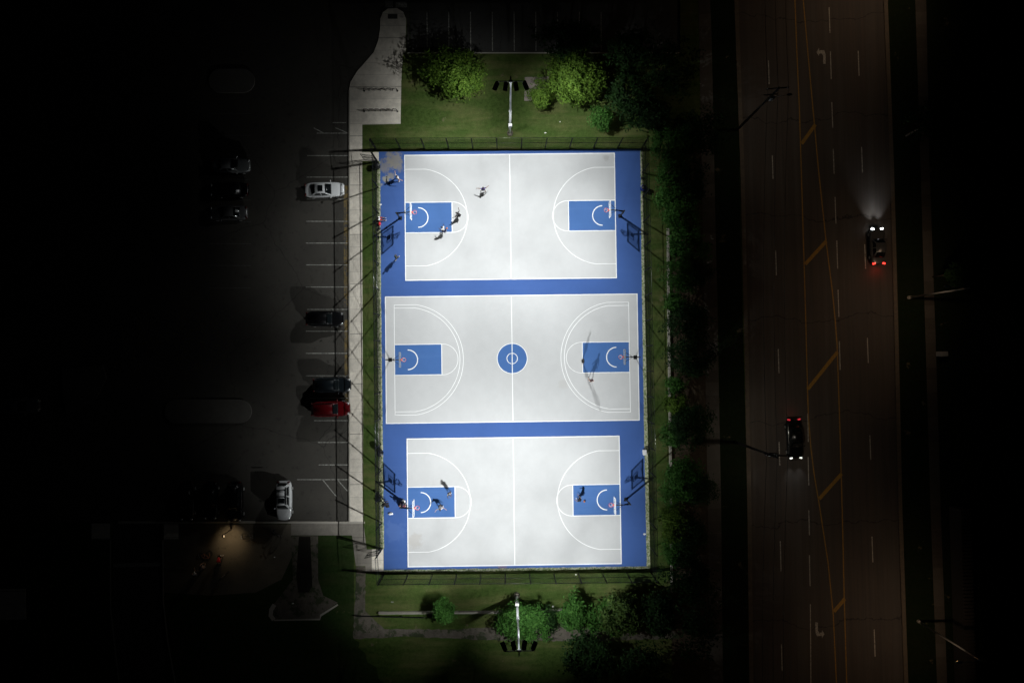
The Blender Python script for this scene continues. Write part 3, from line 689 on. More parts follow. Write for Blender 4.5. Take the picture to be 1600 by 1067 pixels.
def tree(px, py, z, rpx, h_r, m, label, name='tree', cat='tree', seed=0, ncl=None, nl=26, leaf=.2, ry=None, group=None, key=None, rot=0.0):
    """crown centred where the photograph shows it at height z; rpx = crown radius in photograph pixels"""
    p = W(px, py, z); k = (83.37 - z) / 1067.0; rx = rpx * k; ryy = (ry or rpx) * k; rz = rx * h_r
    t = thing(name, label, cat, (p.x, p.y, 0), rot, group)
    top = z + rz * .3
    ck = key and (key, m.name)
    if ck and ck in CROWNS:
        me, r0 = CROWNS[ck]
    else:
        n = ncl or int(60 + 26 * rx * rx); me = crown_mesh('crown', seed, rx, ryy, rz, n, nl, leaf, m); r0 = rx
        if ck: CROWNS[ck] = (me, rx)
    c = bpy.data.objects.new('crown', me); link(c, t); c.location = (0, 0, z); s = rx / r0; c.scale = (s, s, s)
    obj('trunk', trunk_bm(top, .05 + .035 * rx, rx * .85, seed), BARK, t, True)
    return t
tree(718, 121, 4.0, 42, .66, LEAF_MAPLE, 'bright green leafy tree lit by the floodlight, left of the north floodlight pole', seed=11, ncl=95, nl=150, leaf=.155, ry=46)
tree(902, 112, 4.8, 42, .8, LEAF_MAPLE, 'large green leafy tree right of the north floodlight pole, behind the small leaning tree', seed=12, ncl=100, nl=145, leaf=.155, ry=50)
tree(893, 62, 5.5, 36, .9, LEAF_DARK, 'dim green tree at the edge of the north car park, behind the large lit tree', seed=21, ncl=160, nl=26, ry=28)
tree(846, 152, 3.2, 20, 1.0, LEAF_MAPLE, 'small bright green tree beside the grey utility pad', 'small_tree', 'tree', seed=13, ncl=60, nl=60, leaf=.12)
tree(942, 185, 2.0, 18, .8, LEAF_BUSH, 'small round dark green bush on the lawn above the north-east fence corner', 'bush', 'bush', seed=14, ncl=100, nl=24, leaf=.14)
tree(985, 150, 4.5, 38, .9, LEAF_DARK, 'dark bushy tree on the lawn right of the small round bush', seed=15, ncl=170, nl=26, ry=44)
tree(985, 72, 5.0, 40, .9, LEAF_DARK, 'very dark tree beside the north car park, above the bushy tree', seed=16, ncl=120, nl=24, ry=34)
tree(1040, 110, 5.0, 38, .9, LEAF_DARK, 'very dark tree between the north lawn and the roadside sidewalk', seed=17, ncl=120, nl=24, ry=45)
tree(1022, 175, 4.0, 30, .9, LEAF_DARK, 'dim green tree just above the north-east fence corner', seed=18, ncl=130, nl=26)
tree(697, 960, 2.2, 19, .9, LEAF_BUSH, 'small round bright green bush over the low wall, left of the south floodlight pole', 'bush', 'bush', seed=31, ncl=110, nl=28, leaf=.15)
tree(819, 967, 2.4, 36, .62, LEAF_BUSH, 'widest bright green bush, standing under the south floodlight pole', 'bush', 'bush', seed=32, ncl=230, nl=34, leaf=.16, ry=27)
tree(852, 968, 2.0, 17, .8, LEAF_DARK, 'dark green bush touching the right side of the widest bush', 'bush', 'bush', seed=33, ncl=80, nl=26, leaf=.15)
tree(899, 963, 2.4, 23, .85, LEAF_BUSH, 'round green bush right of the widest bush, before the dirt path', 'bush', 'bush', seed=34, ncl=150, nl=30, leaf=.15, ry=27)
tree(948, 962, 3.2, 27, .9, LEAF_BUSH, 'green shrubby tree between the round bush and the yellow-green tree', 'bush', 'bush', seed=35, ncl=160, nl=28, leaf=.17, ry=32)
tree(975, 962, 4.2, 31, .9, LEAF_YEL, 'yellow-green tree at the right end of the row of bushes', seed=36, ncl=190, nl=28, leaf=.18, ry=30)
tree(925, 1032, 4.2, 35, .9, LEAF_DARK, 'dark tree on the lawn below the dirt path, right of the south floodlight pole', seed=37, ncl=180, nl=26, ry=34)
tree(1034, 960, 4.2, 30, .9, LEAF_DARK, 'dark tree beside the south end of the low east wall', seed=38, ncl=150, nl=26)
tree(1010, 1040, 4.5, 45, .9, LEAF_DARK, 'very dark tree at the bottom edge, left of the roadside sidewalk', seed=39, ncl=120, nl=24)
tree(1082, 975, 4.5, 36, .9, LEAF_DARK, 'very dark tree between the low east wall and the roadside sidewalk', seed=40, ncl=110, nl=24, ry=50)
HE = [(1050, 222, 26, 'D', 'dim shrub at the north end of the east hedge by the fence corner'),
      (1052, 262, 20, 'D', 'dark shrub in the hedge level with the blue edge of the north court'),
      (1047, 303, 21, 'B', 'bright green shrub in the hedge level with the bin on the east side'),
      (1060, 335, 25, 'B', 'green shrub in the hedge where the low wall begins'),
      (1078, 292, 24, 'D', 'dark shrub behind the bright green hedge shrub near the north court'),
      (1072, 385, 26, 'D', 'dim shrub behind the wall level with the north court three-point arc'),
      (1066, 430, 22, 'D', 'dark shrub behind the wall level with the blue strip between north and middle courts'),
      (1054, 476, 13, 'B', 'small green shrub spilling over the wall near the top of the middle court'),
      (1076, 500, 26, 'D', 'dark shrub behind the wall level with the upper half of the middle court'),
      (1078, 560, 28, 'D', 'dark wide shrub behind the wall level with the centre circle'),
      (1055, 600, 11, 'D', 'small dark shrub spilling over the wall below the middle court hoop'),
      (1056, 632, 15, 'M', 'small bright yellow-green shrub on the wall level with the bottom of the middle court'),
      (1076, 662, 27, 'D', 'dark shrub behind the wall level with the blue strip between middle and south courts'),
      (1054, 680, 17, 'B', 'green shrub leaning over the wall level with the top of the south court'),
      (1066, 745, 25, 'D', 'dim shrub behind the wall level with the south court hoop'),
      (1052, 770, 17, 'B', 'medium green shrub over the wall level with the south court key'),
      (1052, 812, 20, 'M', 'brightest green shrub in the hedge, level with the lower part of the south court'),
      (1075, 830, 25, 'D', 'dark shrub right of the brightest hedge shrub'),
      (1054, 862, 18, 'B', 'green shrub at the south end of the hedge above the fence corner'),
      (1078, 895, 28, 'D', 'very dark shrub at the south end of the hedge near the sidewalk'),
      (1085, 430, 20, 'D', 'very dark shrub beside the roadside sidewalk opposite the top of the middle court'),
      (1090, 760, 22, 'D', 'very dark shrub beside the roadside sidewalk opposite the south court'),
      (1085, 215, 30, 'D', 'very dark bushy tree between the hedge top and the roadside sidewalk')]
MT = {'D': LEAF_DARK, 'B': LEAF_BUSH, 'M': LEAF_MAPLE}
for i, (x, y, r, k, lab) in enumerate(HE):
    k = 'B' if k == 'D' and x < 1073 else k; r = r * 1.13  # court-side shrubs get brighter leaves: floodlit edge put into leaf colour
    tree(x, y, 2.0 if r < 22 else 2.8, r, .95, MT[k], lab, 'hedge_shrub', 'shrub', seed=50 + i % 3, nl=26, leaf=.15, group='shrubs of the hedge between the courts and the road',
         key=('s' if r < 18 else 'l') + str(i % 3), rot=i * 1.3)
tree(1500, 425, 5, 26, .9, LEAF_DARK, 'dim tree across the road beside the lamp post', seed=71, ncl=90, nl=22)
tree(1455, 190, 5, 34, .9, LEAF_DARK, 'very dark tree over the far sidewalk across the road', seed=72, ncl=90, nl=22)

# ---------------------------------------------------------------- bike racks
def bike_rack(x0, x1, y, label):
    a, b = W(x0, y), W(x1, y); L = (b - a).length
    t = thing('bike_rack', label, 'bike rack', (a.x, a.y, .012), math.atan2(b.y - a.y, b.x - a.x), 'wave bike racks on the sidewalk')
    bm = bmesh.new(); n = 6; wv = L / n; prev = Vector((0, 0, 0)); H = .85
    for i in range(n):
        xs = [wv * (i + .12), wv * (i + .5), wv * (i + .88)]
        pts = [Vector((xs[0], 0, 0)) if i == 0 else Vector((xs[0], 0, .18)), Vector((xs[0], 0, H - .15)), Vector((xs[0] + .1, 0, H)), Vector((xs[2] - .1, 0, H)), Vector((xs[2], 0, H - .15)), Vector((xs[2], 0, 0 if i == n - 1 else .18))]
        if i: tube(bm, prev, pts[0], .035, seg=6)
        for u, v in zip(pts, pts[1:]): tube(bm, u, v, .035, seg=6)
        prev = pts[-1]
    obj('wave_tube', bm, BLACKMETAL, t, True)
    for x in (wv * .12, L - wv * .12):
        bm = bmesh.new(); box(bm, (x, 0, .01), (.2, .2, .02)); obj('foot_plate', bm, BLACKMETAL, t)
bike_rack(568, 622, 142.5, 'black wave bike rack, the upper one on the wide part of the sidewalk')
bike_rack(568, 622, 174.5, 'black wave bike rack, the lower one on the wide part of the sidewalk')

# ---------------------------------------------------------------- cars
HEADOFF = mat('clear_headlight', (.75, .77, .78), .12, .3, coat=.6)
TAILOFF = mat('red_taillight', (.07, .004, .004), .3, coat=.3)
HEADON = mat('lit_headlight', (1, 1, 1), .3, 0, (.9, .96, 1), 14.0)
TAILON = mat('lit_taillight', (.8, .02, .02), .3, 0, (1, .03, .02), 5.0)
def paint(name, col, metal=.2): return mat(name, col, .28, metal, coat=1.0)
def car(loc, rz, L, Wd, H, col, label, kind='sedan', lit=False, sunroof=False, group=None, roof_glass=0):
    t = thing('parked_car' if not lit else 'car', label, 'car', loc, rz, group)
    hw = Wd / 2; hl = L / 2
    suv = kind == 'suv'
    zb = .95 if suv else .80           # belt
    # body: lofted lower shell, nose at +x
    bm = bmesh.new(); ns = 25; rows = []
    for i in range(ns):
        u = -1 + 2 * i / (ns - 1); x = u * hl
        k = (1 - abs(u) ** 7 * .34) * (1 - .05 * max(0, u))
        e = 1 - abs(u) ** 12 * .25
        wv = hw * k
        hood = zb - (.12 if suv else .12) * max(0, (u - .35) / .65) ** 1.4 - (.0 if suv else .05) * max(0, (-u - .62) / .38)
        zt = .3 + (hood - .3) * e; zlo = .22 + .1 * abs(u) ** 6
        prof = [(wv * .9, zlo), (wv * .985, .34 + .02 * abs(u)), (wv, .55), (wv * .985, zt - .12), (wv * .93, zt - .03), (wv * .80, zt + .015), (wv * .42, zt + .04), (0, zt + .048)]
        row = [bm.verts.new((x + (.06 * (1 - (y / max(wv, .01)) ** 2) if u > .9 else -.05 * (1 - (y / max(wv, .01)) ** 2) if u < -.9 else 0), y, z)) for y, z in prof] + \
              [bm.verts.new((x + (.06 * (1 - (y / max(wv, .01)) ** 2) if u > .9 else -.05 * (1 - (y / max(wv, .01)) ** 2) if u < -.9 else 0), -y, z)) for y, z in prof[-2::-1]]
        rows.append(row)
    for i in range(ns - 1):
        for j in range(len(rows[0]) - 1): bm.faces.new((rows[i][j], rows[i + 1][j], rows[i + 1][j + 1], rows[i][j + 1]))
        bm.faces.new((rows[i][-1], rows[i + 1][-1], rows[i + 1][0], rows[i][0]))
    bm.faces.new(rows[0][::-1]); bm.faces.new(rows[-1])
    bmesh.ops.recalc_face_normals(bm, faces=bm.faces)
    body = obj('body', bm, col, t, True)
    # cabin
    xw = .20 * L if not suv else .22 * L      # windscreen base
    xr = -.34 * L if not suv else -.46 * L
    xwt, xrt = (.055 * L, -.19 * L) if not suv else (.09 * L, -.41 * L)
    wb, wt = hw * .90, hw * .70; z0, z1 = zb - .06, H
    b4 = [Vector((xw, wb * .92, z0)), Vector((xw, -wb * .92, z0)), Vector((xr, -wb * .9, z0)), Vector((xr, wb * .9, z0))]
    m4 = [Vector((xwt, wt * .97, z1 - .03)), Vector((xwt, -wt * .97, z1 - .03)), Vector((xrt, -wt * .94, z1 - .04)), Vector((xrt, wt * .94, z1 - .04))]
    bm = bmesh.new(); vb = [bm.verts.new(v) for v in b4]; vm = [bm.verts.new(v) for v in m4]
    for i in range(4): bm.faces.new((vb[i], vb[(i + 1) % 4], vm[(i + 1) % 4], vm[i]))
    bm.faces.new(vm); bm.faces.new(vb[::-1]); bmesh.ops.recalc_face_normals(bm, faces=bm.faces)
    bmesh.ops.bevel(bm, geom=[e for e in bm.edges if all(v.co.z > z0 + .1 for v in e.verts)] , offset=.07, segments=3, affect='EDGES')
    obj('cabin', bm, col, t, True)
    def panel(nm, a, b, c, d, us, vs_, n, mt=GLASSD, bow=0.0, off=.012, par=t):
        bm = bmesh.new(); g = []
        for i in range(9):
            u = us[0] + (us[1] - us[0]) * i / 8; rr = []
            for j in range(5):
                v = vs_[0] + (vs_[1] - vs_[0]) * j / 4
                p = a.lerp(b, u).lerp(d.lerp(c, u), v) + n * (off + bow * math.sin(PI * u) * (1 - v * .6)); rr.append(bm.verts.new(p))
            g.append(rr)
        for i in range(8):
            for j in range(4): bm.faces.new((g[i][j], g[i + 1][j], g[i + 1][j + 1], g[i][j + 1]))
        bmesh.ops.recalc_face_normals(bm, faces=bm.faces)
        r = bmesh.ops.extrude_face_region(bm, geom=bm.faces[:]); bmesh.ops.translate(bm, verts=[v for v in r['geom'] if isinstance(v, bmesh.types.BMVert)], vec=-n * .01)
        bmesh.ops.recalc_face_normals(bm, faces=bm.faces)
        return obj(nm, bm, mt, par, True)
    nf = (b4[1] - b4[0]).cross(m4[0] - b4[0]).normalized(); nf = nf if nf.x > 0 else -nf
    panel('windscreen', b4[0], b4[1], m4[1], m4[0], (.07, .93), (.02, .97), nf, bow=.05)
    nr = (b4[3] - b4[2]).cross(m4[2] - b4[2]).normalized(); nr = nr if nr.x < 0 else -nr
    panel('rear_window', b4[2], b4[3], m4[3], m4[2], (.08, .92), (.12, .95), nr, bow=.04)
    for s, (i, j) in ((1, (3, 0)), (-1, (2, 1))):
        nn = (b4[j] - b4[i]).cross(m4[i] - b4[i]).normalized(); nn = nn if nn.y * s > 0 else -nn
        panel('side_window', b4[i], b4[j], m4[j], m4[i], (.10, .50), (.16, .93), nn); panel('side_window', b4[i], b4[j], m4[j], m4[i], (.54, .92), (.16, .93), nn)
        bm = bmesh.new(); vs2 = box(bm, (xw - .12, s * (hw + .09), zb + .08), (.14, .22, .14)); bmesh.ops.bevel(bm, geom=bm.edges[:], offset=.04, segments=2, affect='EDGES'); obj('side_mirror', bm, col, t, True)
        bm = bmesh.new(); box(bm, (hl - .17, s * hw * .60, .66 if not suv else .76), (.22, .38, .13), rz=-s * .32); bmesh.ops.bevel(bm, geom=bm.edges[:], offset=.04, segments=2, affect='EDGES')
        hd = obj('headlight', bm, HEADON if lit else HEADOFF, t, True)
        bm = bmesh.new(); box(bm, (-hl + .09, s * hw * .66, .72 if not suv else .85), (.18, .34, .14), rz=s * .22); bmesh.ops.bevel(bm, geom=bm.edges[:], offset=.03, segments=1, affect='EDGES')
        obj('taillight', bm, TAILON if lit else TAILOFF, t, True)
        for xx in (hl * .64, -hl * .60):
            bm = bmesh.new(); tube(bm, (xx, s * (hw - .21), .32), (xx, s * (hw + .008), .32), .33, seg=20)
            wl = obj('wheel', bm, RUBBER, t, True)
            bm = bmesh.new(); tube(bm, (xx, s * (hw - .02), .32), (xx, s * (hw + .02), .32), .2, seg=14); obj('rim', bm, GREYSTEEL, wl)
    bm = bmesh.new(); box(bm, (hl - .02, 0, .46), (.1, hw * .9, .16)); obj('grille', bm, RUBBER, t)
    zz = z1 - .03 + .02
    if sunroof: thing_part('sunroof', t, GLASSD, [((xwt - .55, 0, zz + .012), (.55, wt * 1.15, .05))])
    if roof_glass:
        for i in range(roof_glass): thing_part('roof_bar', t, BLACKMETAL, [((xwt - 1.05 - .8 * i, 0, zz + .02), (.09, wt * 1.75, .06))])
        for s in (1, -1): thing_part('roof_rail', t, BLACKMETAL, [(((xwt + xrt) / 2, s * wt * .88, zz + .02), ((xwt - xrt) * .9, .06, .08))])
    if lit:
        for s in (1, -1):
            ld = bpy.data.lights.new('headlight_beam', 'SPOT'); ld.energy = 420; ld.spot_size = R(64); ld.spot_blend = 1.0; ld.shadow_soft_size = .08; ld.color = (.88, .95, 1)
            lo = bpy.data.objects.new('headlight_beam', ld); link(lo, t); lo.location = (hl + .12, s * hw * .6, .66); lo.rotation_euler = Vector((1, 0, -.045)).to_track_quat('-Z', 'Y').to_euler()
        ld = bpy.data.lights.new('taillight_glow', 'SPOT'); ld.energy = 30; ld.spot_size = R(150); ld.spot_blend = 1; ld.shadow_soft_size = .2; ld.color = (1, .04, .02)
        lo = bpy.data.objects.new('taillight_glow', ld); link(lo, t); lo.location = (-hl - .1, 0, .75); lo.rotation_euler = Vector((-1, 0, -.45)).to_track_quat('-Z', 'Y').to_euler()
    return t
P_WHITE = paint('white_car_paint', (.75, .77, .78), 0); P_BLACK = paint('black_car_paint', (.006, .006, .007)); P_RED = paint('deep_red_car_paint', (.085, .002, .004), .1)
P_SILV = paint('silver_car_paint', (.36, .38, .38), .5); P_GREY = paint('grey_car_paint', (.20, .2, .205), .4); P_NIGHT = paint('dark_blue_car_paint', (.008, .012, .015))
def at(px, py, z=.7): p = W(px, py, z); return (p.x, p.y, ZL + .004)
car(at(506, 296), R(1), 4.75, 1.83, 1.42, P_WHITE, 'white saloon with dark sunroof parked nose to the sidewalk near the north court', sunroof=True, group='cars parked in the west car park')
car(at(507, 498), R(-1), 4.5, 1.86, 1.5, P_BLACK, 'black car parked alone nose to the sidewalk beside the middle court', 'suv', group='cars parked in the west car park')
car(at(518, 601.5), R(0), 4.5, 1.84, 1.5, P_NIGHT, 'black car parked right above the red car', 'suv', group='cars parked in the west car park')
car(at(516, 639), R(1), 4.6, 1.86, 1.48, P_RED, 'deep red car parked nose to the sidewalk below a black car', 'suv', group='cars parked in the west car park')
car(at(443, 782), R(-90), 4.6, 1.85, 1.72, P_WHITE, 'white sport utility car with black roof bars parked facing the courtyard', 'suv', sunroof=True, group='cars parked in the west car park', roof_glass=3)
car(at(360, 258), R(0), 4.6, 1.8, 1.44, P_SILV, 'dim silver saloon parked in the dark middle row, the upper of the two pale cars', group='cars parked in the west car park')
car(at(356, 332), R(180), 4.5, 1.8, 1.44, P_GREY, 'dim grey saloon parked in the dark middle row, the lower of the two pale cars', group='cars parked in the west car park')
car(at(357, 296), R(180), 4.6, 1.84, 1.46, P_BLACK, 'nearly invisible black car between the two dim pale saloons', group='cars parked in the west car park')
car(at(290, 783), R(-90), 4.7, 1.86, 1.5, P_BLACK, 'black car at the left end of three dark cars above the lamp-lit courtyard', group='cars parked in the west car park')
car(at(327, 782), R(-90), 4.6, 1.86, 1.5, P_NIGHT, 'black car in the middle of three dark cars above the lamp-lit courtyard', group='cars parked in the west car park')
car(at(366, 784), R(-90), 4.8, 1.9, 1.75, P_BLACK, 'tall black car at the right end of three dark cars above the courtyard', 'suv', group='cars parked in the west car park')
car(at(30, 634), R(0), 4.6, 1.86, 1.5, P_GREY, 'dark car standing alone at the far left edge of the car park', group='cars parked in the west car park')
P_RW = paint('dull_grey_car_paint', (.10, .10, .10), .3)
car(at(1373, 384), R(91), 4.5, 1.82, 1.48, P_RW, 'grey car driving up the right side of the road with bright white headlights', lit=True)
dark_car = car(at(1243, 686), R(-88), 4.9, 1.9, 1.5, P_BLACK, 'black car driving down the road beside the yellow line with its lights lit', lit=True)
for o in bpy.data.objects:
    if o.type == 'LIGHT' and o.name.startswith('headlight_beam') and o.parent.location.x < 40: o.data.energy = 70
    if o.type == 'LIGHT' and o.name.startswith('taillight_glow') and o.parent.location.x < 40: o.data.energy = 5

HEADDIM = mat('dim_lit_headlight', (1, 1, 1), .3, 0, (.95, .97, .9), 1.1); TAILDIM = mat('dim_lit_taillight', (.5, .02, .02), .3, 0, (1, .05, .08), .45)
for o in dark_car.children:
    if o.type == 'MESH' and o.name.startswith(('headlight', 'taillight')): o.data.materials[0] = HEADDIM if o.name[0] == 'h' else TAILDIM
# ---------------------------------------------------------------- people
SKIN = [mat('light_skin', (.55, .34, .25), .55), mat('brown_skin', (.22, .11, .06), .55), mat('dark_skin', (.07, .035, .022), .5)]
HAIRB = mat('black_hair', (.012, .01, .009), .6); HAIRR = mat('brown_hair', (.09, .035, .018), .6)
def cloth(name, c): return mat(name, c, .85)
def skinned(name, pts, edges, rad, m, parent, root=0, sub=1):
    me = bpy.data.meshes.new(name); me.from_pydata([tuple(p) for p in pts], edges, []); me.materials.append(m)
    o = bpy.data.objects.new(name, me); link(o, parent)
    md = o.modifiers.new('skin', 'SKIN'); md.use_smooth_shade = True
    sv = me.skin_vertices[0].data if len(me.skin_vertices) else None
    if sv is None:
        me.attributes
    for i, r in enumerate(rad):
        sv[i].radius = (r, r) if not isinstance(r, tuple) else r; sv[i].use_root = (i == root)
    sb = o.modifiers.new('subdivision', 'SUBSURF'); sb.levels = sub; sb.render_levels = sub
    return o
def ensure_skin(me):
    bm = bmesh.new(); bm.from_mesh(me); bm.verts.layers.skin.verify(); bm.to_mesh(me); bm.free()
def skin_obj(name, pts, edges, rad, m, parent, root=0, sub=1):
    me = bpy.data.meshes.new(name)
    bm = bmesh.new(); lay = bm.verts.layers.skin.verify(); vs = [bm.verts.new(p) for p in pts]
    for a, b in edges: bm.edges.new((vs[a], vs[b]))
    for i, v in enumerate(vs):
        r = rad[i]; v[lay].radius = r if isinstance(r, tuple) else (r, r); v[lay].use_root = (i == root)
    bm.to_mesh(me); bm.free(); me.materials.append(m)
    o = bpy.data.objects.new(name, me); link(o, parent)
    md = o.modifiers.new('skin', 'SKIN'); md.use_smooth_shade = True
    sb = o.modifiers.new('subdivision', 'SUBSURF'); sb.levels = sub; sb.render_levels = sub
    return o
POSES = {
    'stand': dict(),
    'shoot': dict(elb=((-.24, .18, 1.5), (.24, .16, 1.52)), wri=((-.12, .26, 1.76), (.14, .26, 1.78)), kne=((-.11, .06, .5), (.13, .0, .5)), ank=((-.13, -.02, .09), (.17, -.06, .09))),
    'walk': dict(elb=((-.25, .1, 1.2), (.25, -.14, 1.18)), wri=((-.22, .3, 1.05), (.26, -.2, .95)), kne=((-.1, .2, .52), (.1, .0, .5)), ank=((-.1, .22, .09), (.1, -.32, .14))),
    'guard': dict(pel=(0, -.12, .78), che=(0, .06, 1.12), elb=((-.42, .1, 1.05), (.42, .1, 1.05)), wri=((-.6, .3, 1.05), (.6, .28, 1.08)), kne=((-.2, .16, .44), (.2, .16, .44)), ank=((-.26, 0, .09), (.26, 0, .09))),
    'dribble': dict(pel=(0, -.1, .85), che=(0, .08, 1.18), elb=((-.3, .1, 1.0), (.36, .2, 1.05)), wri=((-.28, .34, 1.0), (.42, .42, .86)), kne=((-.14, .2, .47), (.15, .1, .46)), ank=((-.16, .1, .09), (.2, -.2, .09))),
    'sit': dict(pel=(0, 0, .14), che=(0, -.02, .52), elb=((-.26, .1, .34), (.26, .1, .34)), wri=((-.16, .32, .3), (.16, .32, .3)), kne=((-.16, .42, .42), (.16, .42, .42)), ank=((-.14, .62, .09), (.14, .66, .09))),
    'bend': dict(pel=(0, -.2, .86), che=(0, .2, 1.05), elb=((-.22, .42, .82), (.22, .42, .82)), wri=((-.14, .5, .58), (.14, .5, .58)), kne=((-.13, .0, .5), (.13, .0, .5)), ank=((-.15, -.12, .09), (.15, -.12, .09))),
    'wide': dict(elb=((-.42, .05, 1.32), (.42, .05, 1.3)), wri=((-.64, .15, 1.25), (.62, .2, 1.2)), kne=((-.2, .1, .5), (.16, .04, .5)), ank=((-.3, .05, .09), (.24, -.15, .09))),
}
def person(px, py, face, pose, shirt, shorts, label, skin=0, hair=HAIRB, feet=True, scale=1.0, z=None, shoes=(.6, .6, .6)):
    P = POSES[pose]; z0 = .024 if z is None else z
    loc = W(px, py, z0); t = thing('person', label, 'person', (loc.x, loc.y, z0), R(face), 'people on and beside the courts'); t.scale = (scale,) * 3
    V = Vector
    pel = V(P.get('pel', (0, 0, .95))); che = V(P.get('che', (0, 0, 1.30))); up = (che - pel).normalized()
    nek = che + up * .21; hd = nek + up * .10 + V((0, .03, .02)); crown = hd + up * .11
    elb = [V(e) for e in P.get('elb', ((-.26, -.02, 1.14), (.26, -.02, 1.14)))]; wri = [V(e) for e in P.get('wri', ((-.28, .1, .9), (.28, .1, .9)))]
    kne = [V(e) for e in P.get('kne', ((-.11, .02, .5), (.11, .02, .5)))]; ank = [V(e) for e in P.get('ank', ((-.12, 0, .09), (.12, 0, .09)))]
    fwd = V((0, 1, 0))
    pts = [pel, pel.lerp(che, .5), che, nek, hd, crown, hd + fwd * .105 - up * .01]
    rad = [(.15, .11), (.135, .10), (.16, .11), (.058, .058), (.082, .095), (.055, .06), .018]
    ed = [(0, 1), (1, 2), (2, 3), (3, 4), (4, 5), (4, 6)]
    for si, s in enumerate((-1, 1)):
        sh = che + up * .13 + V((s * .17, 0, 0)); i = len(pts)
        hand = wri[si] + (wri[si] - elb[si]).normalized() * .09
        pts += [sh, elb[si], wri[si], hand]; rad += [.062, .044, .03, (.038, .02)]; ed += [(2, i), (i, i + 1), (i + 1, i + 2), (i + 2, i + 3)]
        hdv = (wri[si] - elb[si]).normalized(); side = hdv.cross(V((0, .3, 1))).normalized(); nn = side.cross(hdv)
        for f, (o, ln_) in enumerate(((-.03, .07), (-.01, .085), (.01, .08), (.03, .062))):
            j = len(pts); a = hand + side * o + hdv * .03; b = a + hdv * ln_ * .55; c = b + hdv * ln_ * .4 - nn * .02
            pts += [a, b, c]; rad += [.010, .0085, .007]; ed += [(i + 3, j), (j, j + 1), (j + 1, j + 2)]
        j = len(pts); a = wri[si] + side * -.04 * s + hdv * .05; pts += [a, a + hdv * .035 - side * .025 * s]; rad += [.011, .008]; ed += [(i + 3, j), (j, j + 1)]
        hp = pel + V((s * .10, 0, -.04)); i = len(pts)
        toe = ank[si] + V((0, .17, -.05))
        pts += [hp, kne[si], ank[si], toe]; rad += [.088, .058, .04, (.04, .03)]; ed += [(0, i), (i, i + 1), (i + 1, i + 2), (i + 2, i + 3)]
    skin_obj('body', pts, ed, rad, SKIN[skin], t)
    ps = [pel + up * .03, pel.lerp(che, .5), che, che + up * .13]; rs = [(.175, .135), (.165, .13), (.19, .14), (.11, .09)]; es = [(0, 1), (1, 2), (2, 3)]
    for si, s in enumerate((-1, 1)):
        sh = che + up * .12 + V((s * .17, 0, 0)); i = len(ps); ps += [sh, sh.lerp(elb[si], .6)]; rs += [.085, .068]; es += [(2, i), (i, i + 1)]
    skin_obj('shirt', ps, es, rs, shirt, t)
    ps = [pel + up * .02]; rs = [(.17, .135)]; es = []
    for si, s in enumerate((-1, 1)):
        hp = pel + V((s * .10, 0, -.05)); i = len(ps); ps += [hp, hp.lerp(kne[si], .85)]; rs += [.112, .092]; es += [(0, i), (i, i + 1)]
    skin_obj('shorts', ps, es, rs, shorts, t)
    shm = cloth('shoe_fabric', shoes)
    for si in range(2):
        bm = bmesh.new(); ball(bm, ank[si] + V((0, .06, -.035)), (.052, .145, .055)); obj('shoe', bm, shm, t, True)
    bm = bmesh.new(); ball(bm, hd + up * .045 - fwd * .02, (.098, .112, .10), 12, 8); obj('hair', bm, hair, t, True)
    for s in (-1, 1):
        bm = bmesh.new(); ball(bm, hd + V((s * .034, .098, 0)) + up * .02, (.013, .008, .009), 6, 4); obj('eye', bm, RUBBER, t, True)
    return t
cW = cloth('white_cotton', (.78, .78, .78)); cK = cloth('black_cotton', (.015, .015, .017)); cP = cloth('purple_jersey', (.05, .03, .22)); cG = cloth('grey_cotton', (.2, .2, .2)); cR = cloth('red_cotton', (.6, .03, .04))
cM = cloth('maroon_cotton', (.12, .03, .05)); cN = cloth('navy_cotton', (.02, .025, .09)); cO = cloth('dark_green_cotton', (.03, .045, .03))
person(623, 281, -55, 'wide', cW, cG, 'person in a white shirt by the brown stain in the north-west court corner', skin=0)
person(755.5, 299, 10, 'wide', cP, cG, 'person in a purple jersey standing alone left of the halfway line of the north court', skin=1, shoes=(.7, .7, .7))
person(717, 338, 60, 'guard', cK, cK, 'person in dark clothes crouching just past the blue key of the north court', skin=2)
person(694, 361, 45, 'dribble', cW, cN, 'person in white shirt and navy shorts at the corner of the north court key', skin=2)
person(621, 404, 120, 'walk', cO, cK, 'person in dark clothes walking on the blue surround left of the north court', skin=2)
person(593.5, 343, -90, 'sit', cW, cR, 'person in white shirt and red shorts sitting against the west fence', skin=1)
person(909.5, 564, -90, 'stand', cK, cK, 'person in black standing on the free-throw line of the middle court', skin=2, shoes=(.1, .1, .1))
person(922, 594, 20, 'walk', cM, cG, 'person in a maroon shirt walking below the blue key of the middle court', skin=0)
person(703, 769, 200, 'shoot', cW, cM, 'person in white shirt reaching up inside the west key of the south court', skin=1)
person(689, 790, 190, 'guard', cW, cG, 'person in a white shirt crouching inside the west key of the south court', skin=0)
person(904, 778, 60, 'dribble', cK, cK, 'person in black with pale shoes inside the east key of the south court', skin=1, shoes=(.75, .75, .75))
person(633, 788, 80, 'bend', cM, cK, 'person with brown hair bending beside the pole of the south court west hoop', skin=0, hair=HAIRR, shoes=(.75, .75, .75))
person(602, 786, -60, 'bend', cK, cO, 'person in dark clothes bending at the west fence beside the south court', skin=2, hair=HAIRB)
person(347, 869, 180, 'bend', cR, cK, 'person in a red shirt bending over under the warm courtyard lamp', skin=1, z=.01)
person(319, 884, -30, 'bend', cloth('pale_pink_cotton', (.55, .4, .38)), cG, 'person in a pale shirt bending over in the lamp-lit courtyard, left of the red shirt', skin=0, z=.01)
